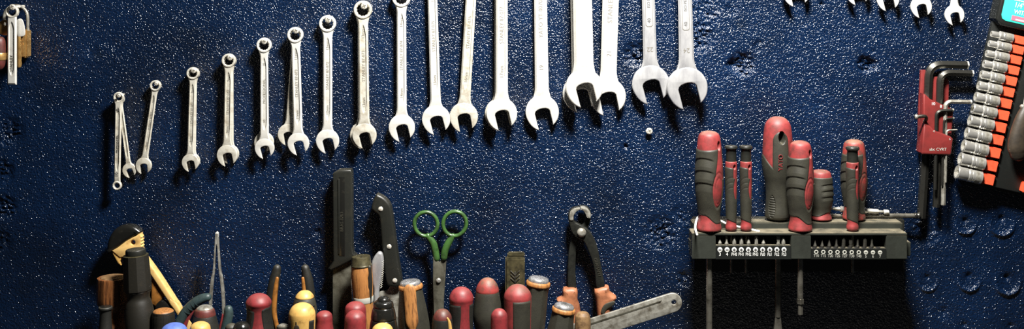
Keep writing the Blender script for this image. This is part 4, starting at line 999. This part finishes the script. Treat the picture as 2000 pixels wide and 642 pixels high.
def hexkey(label, pts, r, d, m='black_oxide', tip='steel'):
    t = T('hex_key', label, 'hex key', pts[0][0], pts[0][1], d, 'hex keys in the red holder')
    k = t.k
    P_ = [t.P3(*p) for p in pts]
    # rounded corner: expand
    Q = [Vector(P_[0])]
    for i in range(1, len(P_) - 1):
        a, b, c = Vector(P_[i - 1]), Vector(P_[i]), Vector(P_[i + 1])
        R = min(r * 3.2 * k, (a - b).length * .6, (c - b).length * .6)
        u, v = (a - b).normalized(), (c - b).normalized()
        for j in range(9):
            s = j / 8
            Q.append((b + u * R) * (1 - s) ** 2 + b * 2 * s * (1 - s) + (b + v * R) * s * s)
    Q.append(Vector(P_[-1]))
    t.add('key', tube(Q, r * k, 6, smooth=False, sharp=25, round_ends=False, a0=pi / 6), m)
    e = (Q[-1] - Q[-2]).normalized()
    t.add('end_face', tube([Q[-1] - e * .0014, Q[-1] + e * .0003], r * k * 1.03, 6, smooth=False, sharp=25, round_ends=False, a0=pi / 6), tip)
    return t
hexkey('largest black hex key with the top long arm bent right', [(1799, 425), (1806, 320), (1814, 125), (1890, 127)], 8.4, .011, 'black_oxide', 'chrome')
hexkey('second largest hex key, just under the top one', [(1828, 404), (1832, 320), (1836, 141), (1900, 143)], 6.8, .0155, 'black_oxide', 'chrome')
hexkey('bright hex key whose arm points right at the socket rail', [(1842, 400), (1844, 310), (1846, 198), (1897, 199)], 4.4, .021, 'steel', 'chrome')
hexkey('black hex key bent across the upper pocket of the red holder', [(1826, 370), (1827, 320), (1829, 217), (1862, 214.5)], 3.4, .025, 'black_oxide', 'steel')
hexkey('thin hex key just below the one bent across the upper pocket', [(1840, 362), (1841, 320), (1844, 232), (1863, 231)], 2.2, .024, 'black_oxide', 'steel')
hexkey('thinnest hex key, lowest bent arm of the holder', [(1847, 356), (1847.5, 330), (1849, 254), (1869, 253.5)], 1.8, .0255, 'steel', 'steel')
t = T('hook_nail', 'steel hook nail at the left side of the red hex key holder', 'nail', 1793, 227, .031)
k = t.k
t.add('nail', tube([t.P3(1789, 228.5, 0), t.P3(1800, 226.5, -.001), t.P3(1808, 228, 0), t.P3(1811, 234, .004), t.P3(1811, 240, .010)], 3.4 * k, 12), 'steel_dark')
t.add('nail_head', xf(lathe([(4 * k, .5 * k), (3.6 * k, 4 * k), (0, 5.2 * k), (-2 * k, 4 * k)], 20), Matrix.Translation(t.P3(1790.5, 228.2)) @ Matrix.Rotation(-pi / 2, 4, 'Y')), 'steel')

# ------------------------------------------------------------------ socket set
AN = radians(12.9)
t = T('socket_set_case', 'black socket set case with turquoise label, tilted at the right edge', 'tool case', 1968, 68, .004, rot=AN)
k = t.k
CS = t
# local px frame: x along right, y down
def LP(x, y): return (x * k, -y * k)
t.add('case_body', plate([[LP(-36, -190), LP(180, -190), LP(180, 300), LP(-4, 300), LP(-38, 285)]], .008, .0014, 0), 'case')
t.add('lid', plate([[LP(-42, -190), LP(180, -190), LP(180, -14), LP(-30, -14), LP(-42, -24)]], .026, .003, -.008, 2), 'case')
t.add('lower_panel', plate([[LP(29, 6), LP(180, 6), LP(180, 294), LP(29, 294)]], .016, .002, -.006, 2), 'case')
t.add('label_panel', plate([cr2([LP(-34, -180), LP(170, -180)], 1) + [LP(170, -24), LP(-24, -24), LP(-31, -27), LP(-34, -34)]], .0008, .0002, -.0212), 'label_green')
yl = -.0218
t.add('label_text', text('1/4" RATCHET', 15 * k, LP(-14, -62)[0], LP(0, -58)[1], yl, 0, .0002, 'LEFT', .8), 'white')
t.add('label_text', text('WITH BITS', 12 * k, LP(-12, -46)[0], LP(0, -45)[1], yl, 0, .0002, 'LEFT', .85), 'white')
t.add('label_text', text('1/4" 21 PCS', 20 * k, LP(-10, -80)[0], LP(0, -78)[1], yl, 0, .0002, 'LEFT', .8), 'white')
t.add('label_rule', box(LP(-16, 0)[0], LP(160, 0)[0], yl - .0002, yl + .0003, LP(0, -68.5)[1], LP(0, -66.5)[1], 0), 'white')
t.add('label_bar', box(LP(-14, 0)[0], LP(150, 0)[0], yl - .0002, yl + .0003, LP(0, -28)[1], LP(0, -37.5)[1], 0), 'label_pink')
t.add('label_bar_rule', box(LP(-6, 0)[0], LP(150, 0)[0], yl - .0004, yl, LP(0, -29.6)[1], LP(0, -32)[1], 0), 'white')
# rail and sockets
pos, pit = [], []
y = 6.0
for i in range(13):
    pos.append(y); y += 20 + 8.2 * i / 11.5
sc = 281.0 / pos[-1]
pos = [6 + (p - 6) * sc for p in pos]
t.add('rail', plate([[LP(-2, -2), LP(3, -2), LP(3, 292), LP(-2, 292)]], .014, .001, -.010), 'rail')
rl = t.add('rail_base', plate([[LP(0, -4), LP(28, -4), LP(28, 293), LP(0, 293)]], .006, .001, -.006), 'case')
for i, p in enumerate(pos):
    hh = (8.2 + 2.6 * i / 12)
    t.add('rail_clip', box(LP(2, 0)[0], LP(26.5, 0)[0], -.019, -.007, LP(0, p + hh)[1], LP(0, p - hh)[1], .001), 'rail')
ords = ['topmost', 'second from the top', 'third from the top', 'fourth from the top', 'fifth from the top', 'sixth from the top', 'middle one, seventh from the top', 'sixth from the bottom', 'fifth from the bottom', 'fourth from the bottom', 'third from the bottom', 'second from the bottom', 'lowest and largest']
ca, sa = cos(AN), sin(AN)
for i, p in enumerate(pos):
    r = (8.8 + 4.6 * i / 12); big = i / 12.
    Lx = 41 + 6 * big
    dd = .020
    # case-local point -> photo px at case depth
    px = 1968 + (ca * 0 - sa * p); py = 68 + (sa * 0 + ca * p)
    f2 = fac(.004) / fac(dd)
    q = T('socket', f'chrome socket on the orange rail of the case, {ords[i]}', 'socket', PX0 + (px - PX0) * f2, PY0 + (py - PY0) * f2, dd, 'sockets on the orange rail', rot=AN)
    kk = q.k
    rs = r * (.72 + .30 * big)
    body = [(-1.5, r * .6), (-1, r * .93), (0, r), (-0 - 19, r), (-20, r * .92), (-21, r * 1.03), (-26, r * 1.03), (-27.5, rs * .94), (-29, rs), (-Lx, rs), (-Lx - 1.2, rs * .93), (-Lx - 1.4, rs * .72), (-Lx + 10, rs * .66), (-Lx + 10, .5)]
    q.add('barrel', xf(lathe([(x * kk, rr * kk) for x, rr in body[::-1]], 40, smooth=False, sharp=30), Matrix.Rotation(pi / 2, 4, 'Y')), 'polished')
    q.add('size_band', xf(lathe([(-4.5 * kk, r * 1.0 * kk), (-4.6 * kk, r * 1.015 * kk), (-14.4 * kk, r * 1.015 * kk), (-14.5 * kk, r * 1.0 * kk)][::-1], 40, lambda th, z, rr: rr * (1 + .006 * sin(30 * th)), smooth=False), Matrix.Rotation(pi / 2, 4, 'Y')), 'steel')
# ratchet
t = T('ratchet', 'ratchet with worn dark brown grip cut by the right edge, held in the case', 'ratchet', 1995, 260, .034)
k = t.k
t.add('grip', tube([t.P3(*p) for p in [(2008, 215), (2000, 235), (1992, 265), (1988, 288), (1988, 298)]], [15 * k, 18 * k, 20 * k, 20 * k, 17 * k], 28, .7), 'glove')
t.add('shaft', tube([t.P3(2013, 160), t.P3(2004, 215)], 7 * k, 20, smooth=False), 'chrome')
t.add('collar', tube([t.P3(1997, 208), t.P3(2012, 212)], 5 * k, 16, smooth=False), 'steel')
single('orange_clip', 'small orange clip at the lower right corner of the case', 'clip', box(-10 * S, 10 * S, -.006, .006, -10 * S, 10 * S, .001), 'rail', 2005, 366, .022, rot=AN)

# ------------------------------------------------------------------ light
def area(name, loc, target, size, energy, col=(1, 1, 1), sy=None):
    l = bpy.data.lights.new(name, 'AREA'); l.energy = energy; l.color = col; l.shape = 'RECTANGLE'; l.size = size; l.size_y = sy or size
    o = bpy.data.objects.new(name, l); COL.objects.link(o); o.location = loc
    o.rotation_euler = (Vector(target) - Vector(loc)).to_track_quat('-Z', 'Y').to_euler()
    return o
area('ceiling_lamp', (.20, -.52, ZC + .62), (.12, 0, ZC - .18), .22, 45, (1, .97, .92), .16)
w = bpy.data.worlds.new('room'); scene.world = w; w.use_nodes = True
w.node_tree.nodes['Background'].inputs['Color'].default_value = (.9, .95, 1, 1); w.node_tree.nodes['Background'].inputs['Strength'].default_value = .018
vs = scene.view_settings
scene.cycles.use_denoising = False; scene.cycles.caustics_reflective = False
scene.display_settings.display_device = 'sRGB'
vs.view_transform = 'Standard'; vs.look = 'None'; vs.gamma = 1; vs.use_curve_mapping = False; vs.exposure = .15
